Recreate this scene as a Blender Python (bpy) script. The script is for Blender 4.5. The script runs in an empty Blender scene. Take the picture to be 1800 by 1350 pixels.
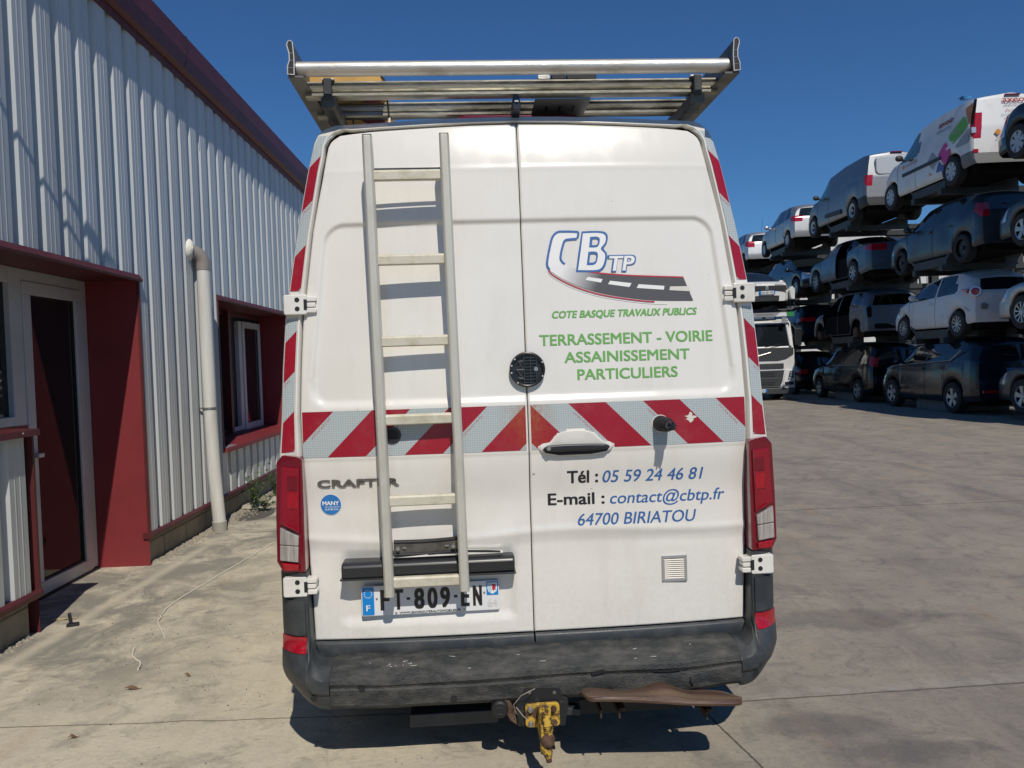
import bpy, math, random
import numpy as np
from mathutils import Matrix, Vector

random.seed(7)
rng = np.random.default_rng(11)
rad = math.radians
scene = bpy.context.scene
COL = scene.collection

# ------------------------------------------------------------------ camera
cam_data = bpy.data.cameras.new('camera')
cam_data.sensor_width = 36.0
cam_data.lens = 1352.0 / 1800.0 * 36.0
cam_data.clip_start = 0.05
cam_data.clip_end = 2000.0
cam = bpy.data.objects.new('camera', cam_data)
COL.objects.link(cam)
cam.matrix_world = (Matrix.Translation((0, 0, 1.6)) @ Matrix.Rotation(rad(90 - 1.67), 4, 'X')
                    @ Matrix.Rotation(rad(-1.86), 4, 'Z'))
scene.camera = cam

# ------------------------------------------------------------------ sky and sun
SUN = Vector((0.215, -0.85, 1.0)).normalized()
world = bpy.data.worlds.new('World')
scene.world = world
world.use_nodes = True
wn = world.node_tree.nodes
wl = world.node_tree.links
bg = wn['Background']
sky = wn.new('ShaderNodeTexSky')
sky.sky_type = 'NISHITA'
sky.sun_disc = False
sky.sun_elevation = math.asin(SUN.z)
sky.sun_rotation = math.atan2(SUN.x, SUN.y)
sky.air_density = 1.0
sky.dust_density = 0.0
sky.ozone_density = 3.0
deep = wn.new('ShaderNodeMix')          # the deep clear blue of the photograph's sky
deep.data_type = 'RGBA'
deep.blend_type = 'MULTIPLY'
deep.inputs[0].default_value = 1.0
deep.inputs[7].default_value = (0.33, 0.595, 0.87, 1)
wl.new(sky.outputs[0], deep.inputs[6])
wl.new(deep.outputs[2], bg.inputs[0])
bg.inputs[1].default_value = 0.085

sun_data = bpy.data.lights.new('sun', 'SUN')
sun_data.energy = 3.45
sun_data.angle = rad(0.5)
sun_data.color = (1.0, 0.935, 0.83)
sun = bpy.data.objects.new('sun', sun_data)
COL.objects.link(sun)
sun.rotation_euler = SUN.to_track_quat('Z', 'Y').to_euler()

scene.view_settings.view_transform = 'Standard'
scene.view_settings.look = 'None'
scene.view_settings.exposure = 0.0
scene.view_settings.gamma = 1.0
scene.render.engine = 'CYCLES'

# ------------------------------------------------------------------ materials
def newmat(name):
    m = bpy.data.materials.new(name)
    m.use_nodes = True
    nt = m.node_tree
    return m, nt, nt.nodes, nt.links, nt.nodes['Principled BSDF']

def M(name, col, rough=0.5, metal=0.0, coat=0.0, col2=None, nscale=6.0, lo=0.45, hi=0.7, bump=0.0,
      bscale=60.0, stretch=(1, 1, 1), spec=0.5, rough2=None, detail=6.0, emit=None, bdist=0.01):
    m, nt, N, L, P = newmat(name)
    P.inputs['Base Color'].default_value = (*col, 1)
    P.inputs['Roughness'].default_value = rough
    P.inputs['Metallic'].default_value = metal
    P.inputs['Coat Weight'].default_value = coat
    P.inputs['Coat Roughness'].default_value = 0.06
    P.inputs['Specular IOR Level'].default_value = spec
    if col2 is not None or bump:
        tc = N.new('ShaderNodeTexCoord')
        mp = N.new('ShaderNodeMapping')
        mp.inputs['Scale'].default_value = stretch
        L.new(tc.outputs['Object'], mp.inputs[0])
    if col2 is not None:
        nz = N.new('ShaderNodeTexNoise')
        nz.inputs['Scale'].default_value = nscale
        nz.inputs['Detail'].default_value = detail
        nz.inputs['Roughness'].default_value = 0.65
        L.new(mp.outputs[0], nz.inputs['Vector'])
        rp = N.new('ShaderNodeMapRange')
        rp.inputs[1].default_value = lo
        rp.inputs[2].default_value = hi
        L.new(nz.outputs[0], rp.inputs[0])
        mx = N.new('ShaderNodeMix')
        mx.data_type = 'RGBA'
        mx.inputs[6].default_value = (*col, 1)
        mx.inputs[7].default_value = (*col2, 1)
        L.new(rp.outputs[0], mx.inputs[0])
        L.new(mx.outputs[2], P.inputs['Base Color'])
        if rough2 is not None:
            rr = N.new('ShaderNodeMapRange')
            rr.inputs[3].default_value = rough
            rr.inputs[4].default_value = rough2
            L.new(rp.outputs[0], rr.inputs[0])
            L.new(rr.outputs[0], P.inputs['Roughness'])
    if bump:
        nb = N.new('ShaderNodeTexNoise')
        nb.inputs['Scale'].default_value = bscale
        nb.inputs['Detail'].default_value = 5
        L.new(mp.outputs[0], nb.inputs['Vector'])
        bp = N.new('ShaderNodeBump')
        bp.inputs['Strength'].default_value = bump
        bp.inputs['Distance'].default_value = bdist
        L.new(nb.outputs[0], bp.inputs['Height'])
        L.new(bp.outputs[0], P.inputs['Normal'])
    return m

def math_node(nt, op, a=None, b=None, c=None):
    n = nt.nodes.new('ShaderNodeMath')
    n.operation = op
    for i, v in enumerate((a, b, c)):
        if v is None:
            continue
        if isinstance(v, (int, float)):
            n.inputs[i].default_value = v
        else:
            nt.links.new(v, n.inputs[i])
    return n.outputs[0]

def mixc(nt, f, a, b):
    n = nt.nodes.new('ShaderNodeMix')
    n.data_type = 'RGBA'
    for i, v in ((0, f), (6, a), (7, b)):
        if isinstance(v, (int, float)):
            n.inputs[i].default_value = v
        elif isinstance(v, tuple):
            n.inputs[i].default_value = (*v, 1)
        else:
            nt.links.new(v, n.inputs[i])
    return n.outputs[2]

def noise(nt, vec, scale, detail=5, rough=0.6, dist=0.0):
    n = nt.nodes.new('ShaderNodeTexNoise')
    n.inputs['Scale'].default_value = scale
    n.inputs['Detail'].default_value = detail
    n.inputs['Roughness'].default_value = rough
    n.inputs['Distortion'].default_value = dist
    nt.links.new(vec, n.inputs['Vector'])
    return n.outputs[0]

def ramp(nt, v, lo, hi, a=0.0, b=1.0):
    n = nt.nodes.new('ShaderNodeMapRange')
    n.inputs[1].default_value = lo
    n.inputs[2].default_value = hi
    n.inputs[3].default_value = a
    n.inputs[4].default_value = b
    nt.links.new(v, n.inputs[0])
    return n.outputs[0]

def van_paint():
    m, nt, N, L, P = newmat('van_white_paint')
    tc = N.new('ShaderNodeTexCoord')
    O = tc.outputs['Object']
    sep = N.new('ShaderNodeSeparateXYZ'); L.new(O, sep.inputs[0])
    mp = N.new('ShaderNodeMapping'); mp.inputs['Scale'].default_value = (1.6, 1, 0.35); L.new(O, mp.inputs[0])
    streak = noise(nt, mp.outputs[0], 7, 8, 0.7)
    blot = noise(nt, O, 2.3, 6, 0.6)
    fine = noise(nt, O, 55, 4, 0.7)
    low = ramp(nt, sep.outputs[2], 1.1, 0.45)
    g1 = math_node(nt, 'MULTIPLY', ramp(nt, streak, 0.5, 0.78), 0.28)
    g2 = math_node(nt, 'MULTIPLY', ramp(nt, blot, 0.45, 0.75), 0.22)
    g3 = math_node(nt, 'MULTIPLY', math_node(nt, 'MULTIPLY', low, ramp(nt, fine, 0.42, 0.75)), 0.35)
    g = math_node(nt, 'ADD', math_node(nt, 'ADD', g1, g2), g3)
    c = mixc(nt, g, (0.775, 0.755, 0.705), (0.54, 0.505, 0.435))
    # small dark scratches and chips
    mp2 = N.new('ShaderNodeMapping'); mp2.inputs['Scale'].default_value = (9, 1, 26); L.new(O, mp2.inputs[0])
    sc = noise(nt, mp2.outputs[0], 1.0, 3, 0.5, 1.5)
    vor = N.new('ShaderNodeTexVoronoi'); vor.inputs['Scale'].default_value = 7.0; L.new(O, vor.inputs['Vector'])
    chip = math_node(nt, 'MULTIPLY', math_node(nt, 'LESS_THAN', vor.outputs['Distance'], 0.035), ramp(nt, sc, 0.5, 0.55))
    c = mixc(nt, math_node(nt, 'MULTIPLY', chip, 0.7), c, (0.16, 0.14, 0.12))
    L.new(c, P.inputs['Base Color'])
    L.new(ramp(nt, g, 0, 0.6, 0.16, 0.5), P.inputs['Roughness'])
    P.inputs['Coat Weight'].default_value = 0.55
    P.inputs['Coat Roughness'].default_value = 0.09
    bp = N.new('ShaderNodeBump'); bp.inputs['Strength'].default_value = 0.25; bp.inputs['Distance'].default_value = 0.03
    L.new(noise(nt, O, 2.6, 2, 0.4), bp.inputs['Height'])
    L.new(bp.outputs[0], P.inputs['Normal'])
    return m

def chevron_tape(name, c0, w):
    """red and white diagonal retro-reflective film, honeycomb printed"""
    m, nt, N, L, P = newmat(name)
    tc = N.new('ShaderNodeTexCoord')
    O = tc.outputs['Object']
    sep = N.new('ShaderNodeSeparateXYZ'); L.new(O, sep.inputs[0])
    ax = math_node(nt, 'ABSOLUTE', sep.outputs[0])
    s = math_node(nt, 'DIVIDE', math_node(nt, 'SUBTRACT', math_node(nt, 'ADD', ax, sep.outputs[2]), c0), w)
    fl = math_node(nt, 'FLOOR', s)
    odd = math_node(nt, 'FLOORED_MODULO', fl, 2.0)
    flat = N.new('ShaderNodeCombineXYZ'); L.new(sep.outputs[0], flat.inputs[0]); L.new(sep.outputs[2], flat.inputs[1])
    vor = N.new('ShaderNodeTexVoronoi'); vor.feature = 'DISTANCE_TO_EDGE'; vor.inputs['Scale'].default_value = 105
    vor.inputs['Randomness'].default_value = 0.25
    L.new(flat.outputs[0], vor.inputs['Vector'])
    cell = ramp(nt, vor.outputs['Distance'], 0.03, 0.22)
    wear = noise(nt, O, 9, 6, 0.7)
    white = mixc(nt, cell, (0.50, 0.54, 0.54), (0.335, 0.395, 0.41))
    red = mixc(nt, cell, (0.36, 0.010, 0.028), (0.27, 0.003, 0.016))
    c = mixc(nt, odd, white, red)
    c = mixc(nt, math_node(nt, 'MULTIPLY', ramp(nt, wear, 0.5, 0.85), 0.12), c, (0.42, 0.37, 0.30))
    # rust weeping from the split between the doors
    near = ramp(nt, ax, 0.13, 0.0)
    rust = math_node(nt, 'MULTIPLY', near, ramp(nt, noise(nt, O, 42, 6, 0.75), 0.34, 0.72))
    zband = ramp(nt, sep.outputs[2], 1.20, 1.36)
    rust = math_node(nt, 'MULTIPLY', rust, zband)
    c = mixc(nt, rust, c, (0.35, 0.13, 0.03))
    # small printed class marks that run along each colour change
    fr = math_node(nt, 'FRACT', s)
    along = math_node(nt, 'SUBTRACT', ax, sep.outputs[2])
    edge = math_node(nt, 'MULTIPLY', math_node(nt, 'GREATER_THAN', fr, 0.86), math_node(nt, 'LESS_THAN', fr, 0.95))
    dash = math_node(nt, 'MULTIPLY', edge, math_node(nt, 'SUBTRACT', 1.0, odd))
    tx = N.new('ShaderNodeCombineXYZ')
    L.new(math_node(nt, 'MULTIPLY', along, 190.0), tx.inputs[0]); L.new(math_node(nt, 'MULTIPLY', fr, 28.0), tx.inputs[1])
    mark = math_node(nt, 'MULTIPLY', dash, math_node(nt, 'GREATER_THAN', noise(nt, tx.outputs[0], 1.0, 2, 0.5), 0.53))
    block = math_node(nt, 'GREATER_THAN', math_node(nt, 'SINE', math_node(nt, 'MULTIPLY', along, 21.0)), -0.1)
    c = mixc(nt, math_node(nt, 'MULTIPLY', math_node(nt, 'MULTIPLY', mark, block), 0.75), c, (0.36, 0.03, 0.05))
    L.new(c, P.inputs['Base Color'])
    P.inputs['Roughness'].default_value = 0.33
    P.inputs['Coat Weight'].default_value = 0.2
    return m

def ground_mat():
    m, nt, N, L, P = newmat('worn_concrete')
    tc = N.new('ShaderNodeTexCoord')
    O = tc.outputs['Object']
    sep = N.new('ShaderNodeSeparateXYZ'); L.new(O, sep.inputs[0])
    X, Y = sep.outputs[0], sep.outputs[1]
    big = noise(nt, O, 0.35, 4, 0.6)
    mid = noise(nt, O, 1.6, 8, 0.68, 0.6)
    mp = N.new('ShaderNodeMapping'); mp.inputs['Scale'].default_value = (0.85, 1.15, 1); mp.inputs['Rotation'].default_value = (0, 0, 0.35)
    L.new(O, mp.inputs[0])
    st = noise(nt, mp.outputs[0], 2.2, 9, 0.72, 0.8)
    mpb = N.new('ShaderNodeMapping'); mpb.inputs['Scale'].default_value = (1.3, 0.35, 1); mpb.inputs['Rotation'].default_value = (0, 0, -0.5)
    L.new(O, mpb.inputs[0])
    st2 = noise(nt, mpb.outputs[0], 0.9, 7, 0.65, 1.2)
    fine = noise(nt, O, 38, 6, 0.75)
    grit = noise(nt, O, 160, 3, 0.8)
    # dusty beige apron by the building, greyer tyre-worn yard to the other side
    side = ramp(nt, math_node(nt, 'ADD', X, math_node(nt, 'MULTIPLY', math_node(nt, 'SUBTRACT', big, 0.5), 3.0)), -1.0, 1.6)
    base = mixc(nt, side, (0.575, 0.515, 0.395), (0.280, 0.248, 0.207))
    dust = mixc(nt, side, (0.655, 0.585, 0.445), (0.345, 0.302, 0.242))
    dark = mixc(nt, side, (0.275, 0.255, 0.215), (0.142, 0.132, 0.123))
    c = mixc(nt, ramp(nt, mid, 0.42, 0.66), base, dust)
    c = mixc(nt, math_node(nt, 'MULTIPLY', ramp(nt, st, 0.52, 0.72), 0.75), c, dark)
    c = mixc(nt, math_node(nt, 'MULTIPLY', math_node(nt, 'MULTIPLY', ramp(nt, st2, 0.5, 0.7), side), 0.6), c, (0.15, 0.138, 0.13))
    c = mixc(nt, math_node(nt, 'MULTIPLY', ramp(nt, st2, 0.47, 0.3), 0.35), c, (0.36, 0.315, 0.225))
    tint = noise(nt, mpb.outputs[0], 2.7, 4, 0.6)
    c = mixc(nt, math_node(nt, 'MULTIPLY', ramp(nt, tint, 0.58, 0.75), 0.4), c, (0.40, 0.26, 0.15))
    c = mixc(nt, math_node(nt, 'MULTIPLY', ramp(nt, fine, 0.5, 0.8), 0.5), c, dark)
    c = mixc(nt, math_node(nt, 'MULTIPLY', ramp(nt, fine, 0.46, 0.25), 0.4), c, dust)
    c = mixc(nt, math_node(nt, 'MULTIPLY', ramp(nt, grit, 0.62, 0.75), 0.45), c, (0.10, 0.088, 0.075))
    blot = noise(nt, O, 4.2, 11, 0.76, 0.9)
    c = mixc(nt, math_node(nt, 'MULTIPLY', ramp(nt, blot, 0.53, 0.64), 0.55), c, dark)
    c = mixc(nt, math_node(nt, 'MULTIPLY', ramp(nt, blot, 0.44, 0.34), 0.55), c, dust)
    mpc = N.new('ShaderNodeMapping'); mpc.inputs['Scale'].default_value = (1.1, 1.7, 1); mpc.inputs['Rotation'].default_value = (0, 0, 0.3)
    L.new(O, mpc.inputs[0])
    scr = noise(nt, mpc.outputs[0], 3.4, 10, 0.78, 0.5)
    c = mixc(nt, math_node(nt, 'MULTIPLY', ramp(nt, scr, 0.55, 0.68), 0.6), c, mixc(nt, side, (0.20, 0.175, 0.145), (0.155, 0.138, 0.125)))
    c = mixc(nt, math_node(nt, 'MULTIPLY', ramp(nt, scr, 0.40, 0.30), 0.5), c, mixc(nt, side, (0.60, 0.53, 0.39), (0.36, 0.31, 0.24)))
    # grey scuffed belt near the wall
    belt = math_node(nt, 'MULTIPLY', ramp(nt, X, -1.35, -2.25), ramp(nt, noise(nt, O, 2.1, 11, 0.74, 0.6), 0.40, 0.56))
    belt = math_node(nt, 'MULTIPLY', belt, ramp(nt, Y, 3.3, 4.2))
    c = mixc(nt, math_node(nt, 'MULTIPLY', belt, 0.85), c, (0.225, 0.212, 0.182))
    # pale dust line parallel to the wall
    dl = math_node(nt, 'ABSOLUTE', math_node(nt, 'ADD', math_node(nt, 'ADD', X, 2.86), math_node(nt, 'MULTIPLY', math_node(nt, 'SUBTRACT', mid, 0.5), 0.10)))
    dl = math_node(nt, 'MULTIPLY', ramp(nt, dl, 0.075, 0.015), ramp(nt, Y, 7.4, 6.8))
    c = mixc(nt, math_node(nt, 'MULTIPLY', dl, 0.6), c, (0.62, 0.55, 0.42))
    wob = math_node(nt, 'MULTIPLY', math_node(nt, 'SUBTRACT', noise(nt, O, 5, 4, 0.6), 0.5), 0.03)
    def line(v, w, a, cond=None, col=(0.06, 0.048, 0.038)):
        nonlocal c
        f = ramp(nt, math_node(nt, 'ABSOLUTE', math_node(nt, 'ADD', v, wob)), w, w * 0.35)
        f = math_node(nt, 'MULTIPLY', f, a)
        if cond is not None:
            f = math_node(nt, 'MULTIPLY', f, cond)
        c = mixc(nt, f, c, col)
    line(math_node(nt, 'SUBTRACT', math_node(nt, 'SUBTRACT', Y, math_node(nt, 'MULTIPLY', X, 0.005)), 3.49), 0.008, 0.62, math_node(nt, 'LESS_THAN', X, 0.9))
    line(math_node(nt, 'SUBTRACT', math_node(nt, 'SUBTRACT', Y, math_node(nt, 'MULTIPLY', X, 0.04)), 7.66), 0.014, 0.8)
    jr = math_node(nt, 'SUBTRACT', math_node(nt, 'SUBTRACT', Y, math_node(nt, 'MULTIPLY', X, 0.074)), 3.426)
    onr = math_node(nt, 'GREATER_THAN', X, 0.95)
    pale = math_node(nt, 'MULTIPLY', math_node(nt, 'MULTIPLY', ramp(nt, jr, -0.01, 0.02), ramp(nt, jr, 0.13, 0.03)), math_node(nt, 'MULTIPLY', onr, ramp(nt, noise(nt, O, 7, 8, 0.7), 0.44, 0.58)))
    c = mixc(nt, math_node(nt, 'MULTIPLY', pale, 0.6), c, (0.37, 0.345, 0.31))
    line(jr, 0.009, 0.7, onr)
    xl = math_node(nt, 'ADD', math_node(nt, 'MULTIPLY', Y, 0.215), X)
    line(math_node(nt, 'SUBTRACT', xl, 1.552), 0.007, 0.85, math_node(nt, 'LESS_THAN', Y, 3.5))
    # oil-dark patches on the yard side
    for (ox, oy, rx, ry) in ((2.05, 4.55, .62, .22), (1.28, 3.25, .30, .12), (1.55, 3.02, .34, .10), (2.75, 3.10, .40, .22), (1.42, 6.2, .5, .5)):
        dx = math_node(nt, 'DIVIDE', math_node(nt, 'SUBTRACT', X, ox), rx); dy = math_node(nt, 'DIVIDE', math_node(nt, 'SUBTRACT', Y, oy), ry)
        d2 = math_node(nt, 'SQRT', math_node(nt, 'ADD', math_node(nt, 'MULTIPLY', dx, dx), math_node(nt, 'MULTIPLY', dy, dy)))
        d2 = math_node(nt, 'ADD', d2, math_node(nt, 'MULTIPLY', math_node(nt, 'SUBTRACT', mid, 0.5), 2.2))
        c = mixc(nt, ramp(nt, d2, 1.05, 0.65, 0.0, 0.42), c, (0.105, 0.10, 0.098))
    pit = N.new('ShaderNodeTexVoronoi'); pit.inputs['Scale'].default_value = 26; L.new(O, pit.inputs['Vector'])
    pm = math_node(nt, 'MULTIPLY', math_node(nt, 'LESS_THAN', pit.outputs['Distance'], 0.16), math_node(nt, 'GREATER_THAN', noise(nt, O, 3.3, 5, 0.7), 0.56))
    c = mixc(nt, math_node(nt, 'MULTIPLY', pm, 0.45), c, (0.12, 0.105, 0.085))
    L.new(c, P.inputs['Base Color'])
    P.inputs['Roughness'].default_value = 0.88
    P.inputs['Specular IOR Level'].default_value = 0.25
    h = math_node(nt, 'ADD', math_node(nt, 'MULTIPLY', fine, 0.5), math_node(nt, 'ADD', math_node(nt, 'MULTIPLY', grit, 0.25), mid))
    bp = N.new('ShaderNodeBump'); bp.inputs['Strength'].default_value = 0.6; bp.inputs['Distance'].default_value = 0.02
    L.new(h, bp.inputs['Height']); L.new(bp.outputs[0], P.inputs['Normal'])
    return m

def block_mat():
    m, nt, N, L, P = newmat('plinth_blocks')
    tc = N.new('ShaderNodeTexCoord')
    sep = N.new('ShaderNodeSeparateXYZ'); L.new(tc.outputs['Object'], sep.inputs[0])
    cb = N.new('ShaderNodeCombineXYZ'); L.new(sep.outputs[1], cb.inputs[0])
    L.new(math_node(nt, 'ADD', sep.outputs[2], 0.02), cb.inputs[1])
    br = N.new('ShaderNodeTexBrick')
    br.inputs['Scale'].default_value = 1.0
    br.inputs['Brick Width'].default_value = 0.5
    br.inputs['Row Height'].default_value = 0.2
    br.inputs['Mortar Size'].default_value = 0.009
    br.inputs['Color1'].default_value = (0.34, 0.30, 0.22, 1)
    br.inputs['Color2'].default_value = (0.28, 0.25, 0.19, 1)
    br.inputs['Mortar'].default_value = (0.13, 0.12, 0.10, 1)
    L.new(cb.outputs[0], br.inputs['Vector'])
    n1 = noise(nt, tc.outputs['Object'], 12, 7, 0.7)
    c = mixc(nt, math_node(nt, 'MULTIPLY', ramp(nt, n1, 0.45, 0.75), 0.6), br.outputs[0], (0.16, 0.145, 0.11))
    L.new(c, P.inputs['Base Color'])
    P.inputs['Roughness'].default_value = 0.9
    bp = N.new('ShaderNodeBump'); bp.inputs['Strength'].default_value = 0.5; bp.inputs['Distance'].default_value = 0.01
    L.new(math_node(nt, 'ADD', br.outputs['Fac'], noise(nt, tc.outputs['Object'], 60, 4, 0.7)), bp.inputs['Height'])
    bp.invert = True
    L.new(bp.outputs[0], P.inputs['Normal'])
    return m

PAINT = van_paint()
TAPE = chevron_tape('chevron_band_tape', 1.433, 0.154)
TAPE_P = chevron_tape('chevron_pillar_tape', 2.215 + 0.1515, 0.1515)
PLASTIC = M('dark_grey_plastic', (0.030, 0.036, 0.042), 0.42, col2=(0.065, 0.068, 0.068), nscale=7, bump=0.12, bscale=240, rough2=0.6)
BUMPER = M('dusty_bumper_plastic', (0.022, 0.025, 0.026), 0.6, col2=(0.100, 0.097, 0.088), nscale=13, lo=0.42, hi=0.72, bump=0.5, bscale=120, rough2=0.85, detail=9, stretch=(0.7, 1.4, 1.4))
BLACK = M('black_rubber', (0.012, 0.012, 0.014), 0.6)
SATIN = M('satin_black', (0.018, 0.02, 0.024), 0.32, coat=0.2)
ALU = M('weathered_aluminium', (0.62, 0.60, 0.56), 0.42, metal=0.75, col2=(0.30, 0.275, 0.22), nscale=11, lo=0.5, hi=0.78, bump=0.12, bscale=70, stretch=(0.4, 1, 1), rough2=0.62, detail=9)
ALU_D = M('grimy_aluminium', (0.40, 0.385, 0.33), 0.36, metal=0.9, col2=(0.10, 0.092, 0.068), nscale=7, lo=0.40, hi=0.68, bump=0.15, bscale=50, stretch=(0.35, 1.2, 1), rough2=0.65, detail=9)
LADDER = M('ladder_aluminium', (0.60, 0.585, 0.52), 0.46, metal=0.35, col2=(0.42, 0.39, 0.31), nscale=9, lo=0.48, hi=0.75, bump=0.06, bscale=60, stretch=(1, 1, 0.3), rough2=0.6)
RUNG = M('ladder_rung_aluminium', (0.60, 0.565, 0.465), 0.55, metal=0.15, col2=(0.42, 0.375, 0.26), nscale=14, lo=0.45, hi=0.75, bump=0.1, bscale=90)
RED_LENS = M('red_lens', (0.255, 0.003, 0.015), 0.12, coat=0.8, col2=(0.22, 0.002, 0.011), nscale=3, lo=0.45, hi=0.6)
RED_DARK = M('dark_red_lens', (0.15, 0.002, 0.011), 0.14, coat=0.8)
CLEAR = M('clear_ribbed_lens', (0.52, 0.49, 0.46), 0.16, metal=0.25, coat=0.8, col2=(0.30, 0.27, 0.25), nscale=1.0, lo=0.42, hi=0.64, stretch=(95, 1, 5))
RED_REF = M('red_reflector', (0.40, 0.005, 0.018), 0.2, coat=0.6, col2=(0.27, 0.004, 0.012), nscale=90, lo=0.4, hi=0.6)
GREEN_T = M('green_vinyl', (0.155, 0.40, 0.10), 0.4)
BLUE_T = M('blue_vinyl', (0.035, 0.13, 0.37), 0.4)
BLACK_T = M('dark_vinyl', (0.018, 0.018, 0.022), 0.4)
WHITE_T = M('white_vinyl', (0.80, 0.80, 0.79), 0.4)
PAINTLIKE = M('cream_vinyl', (0.66, 0.635, 0.58), 0.45)
GREY_CHROME = M('badge_chrome', (0.20, 0.20, 0.20), 0.22, metal=0.85)
STEEL = M('steel', (0.45, 0.44, 0.42), 0.4, metal=0.9)
RUSTY = M('rusty_steel', (0.085, 0.045, 0.028), 0.75, metal=0.2, col2=(0.19, 0.13, 0.085), nscale=18, bump=0.4, bscale=70)
GLASS = M('dark_glass', (0.012, 0.014, 0.016), 0.03, spec=0.5, coat=0.0)

# ------------------------------------------------------------------ mesh helpers
def mk(name, verts, faces, mat, parent=None, smooth=None, bevel=0.0, segs=2):
    me = bpy.data.meshes.new(name)
    me.from_pydata([tuple(map(float, v)) for v in verts], [], [tuple(int(i) for i in f) for f in faces])
    me.update()
    o = bpy.data.objects.new(name, me)
    COL.objects.link(o)
    if mat is not None:
        for mm in (mat if isinstance(mat, (list, tuple)) else [mat]):
            me.materials.append(mm)
    if parent is not None:
        o.parent = parent
    if smooth is not None:
        me.polygons.foreach_set('use_smooth', [True] * len(me.polygons))
        me.set_sharp_from_angle(angle=rad(smooth))
    if bevel:
        b = o.modifiers.new('edge', 'BEVEL')
        b.width = bevel
        b.segments = segs
        b.limit_method = 'ANGLE'
        b.angle_limit = rad(35)
    return o

class MB:
    def __init__(self):
        self.v = []; self.f = []
    def add(self, vs, fs):
        b = len(self.v)
        self.v += [tuple(map(float, p)) for p in vs]
        self.f += [tuple(int(i) + b for i in f) for f in fs]
        return self
    def box(self, x0, x1, y0, y1, z0, z1, mtx=None):
        vs = [(x, y, z) for z in (z0, z1) for y in (y0, y1) for x in (x0, x1)]
        if mtx is not None:
            vs = [tuple(mtx @ Vector(p)) for p in vs]
        return self.add(vs, [(0, 2, 3, 1), (4, 5, 7, 6), (0, 1, 5, 4), (2, 6, 7, 3), (0, 4, 6, 2), (1, 3, 7, 5)])
    def tube(self, pts, r, n=12, cap=True):
        pts = [Vector(p) for p in pts]
        rs = r if isinstance(r, (list, tuple)) else [r] * len(pts)
        rings = []
        ref = None
        for i, p in enumerate(pts):
            t = (pts[min(i + 1, len(pts) - 1)] - pts[max(i - 1, 0)]).normalized()
            if ref is None:
                ref = Vector((0, 0, 1)) if abs(t.z) < 0.9 else Vector((1, 0, 0))
            a = t.cross(ref).normalized(); b = a.cross(t).normalized(); ref = b
            rings.append([p + (a * math.cos(k * 2 * math.pi / n) + b * math.sin(k * 2 * math.pi / n)) * rs[i] for k in range(n)])
        vs = [q for rg in rings for q in rg]
        fs = []
        for i in range(len(pts) - 1):
            for k in range(n):
                k2 = (k + 1) % n
                fs.append((i * n + k, i * n + k2, (i + 1) * n + k2, (i + 1) * n + k))
        if cap:
            fs.append(tuple(range(n - 1, -1, -1)))
            fs.append(tuple((len(pts) - 1) * n + k for k in range(n)))
        return self.add(vs, fs)
    def cyl(self, p0, p1, r, n=20):
        return self.tube([p0, p1], r, n)
    def prism(self, poly, axis, a0, a1):
        """poly of (a,b) extruded along axis: 'x' -> (y,z), 'y' -> (x,z), 'z' -> (x,y)"""
        n = len(poly)
        def pt(p, a):
            return {'x': (a, p[0], p[1]), 'y': (p[0], a, p[1]), 'z': (p[0], p[1], a)}[axis]
        vs = [pt(p, a0) for p in poly] + [pt(p, a1) for p in poly]
        fs = [tuple(range(n)), tuple(range(2 * n - 1, n - 1, -1))]
        fs += [(i, i + n, (i + 1) % n + n, (i + 1) % n) for i in range(n)]
        return self.add(vs, fs)
    def ball(self, c, r, n=14, m=9, sc=(1, 1, 1)):
        vs = []; fs = []
        for i in range(m + 1):
            th = math.pi * i / m
            for k in range(n):
                ph = 2 * math.pi * k / n
                vs.append((c[0] + r * sc[0] * math.sin(th) * math.cos(ph), c[1] + r * sc[1] * math.sin(th) * math.sin(ph), c[2] + r * sc[2] * math.cos(th)))
        for i in range(m):
            for k in range(n):
                fs.append((i * n + k, i * n + (k + 1) % n, (i + 1) * n + (k + 1) % n, (i + 1) * n + k))
        return self.add(vs, fs)
    def build(self, name, mat, parent=None, smooth=None, bevel=0.0, segs=2):
        return mk(name, self.v, self.f, mat, parent, smooth, bevel, segs)

def empty(name, loc=(0, 0, 0), rz=0.0, parent=None):
    o = bpy.data.objects.new(name, None)
    o.empty_display_size = 0.2
    COL.objects.link(o)
    o.location = loc
    o.rotation_euler = (0, 0, rz)
    if parent is not None:
        o.parent = parent
    return o

def tag(o, label, cat, group=None, kind=None):
    if label: o['label'] = label
    if cat: o['category'] = cat
    if group: o['group'] = group
    if kind: o['kind'] = kind
    return o

def rrect(x0, x1, z0, z1, r, n=5):
    pts = []
    for cx, cz, a in ((x1 - r, z1 - r, 0), (x0 + r, z1 - r, 90), (x0 + r, z0 + r, 180), (x1 - r, z0 + r, 270)):
        for k in range(n + 1):
            t = rad(a + 90 * k / n)
            pts.append((cx + r * math.cos(t), cz + r * math.sin(t)))
    return pts

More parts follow.
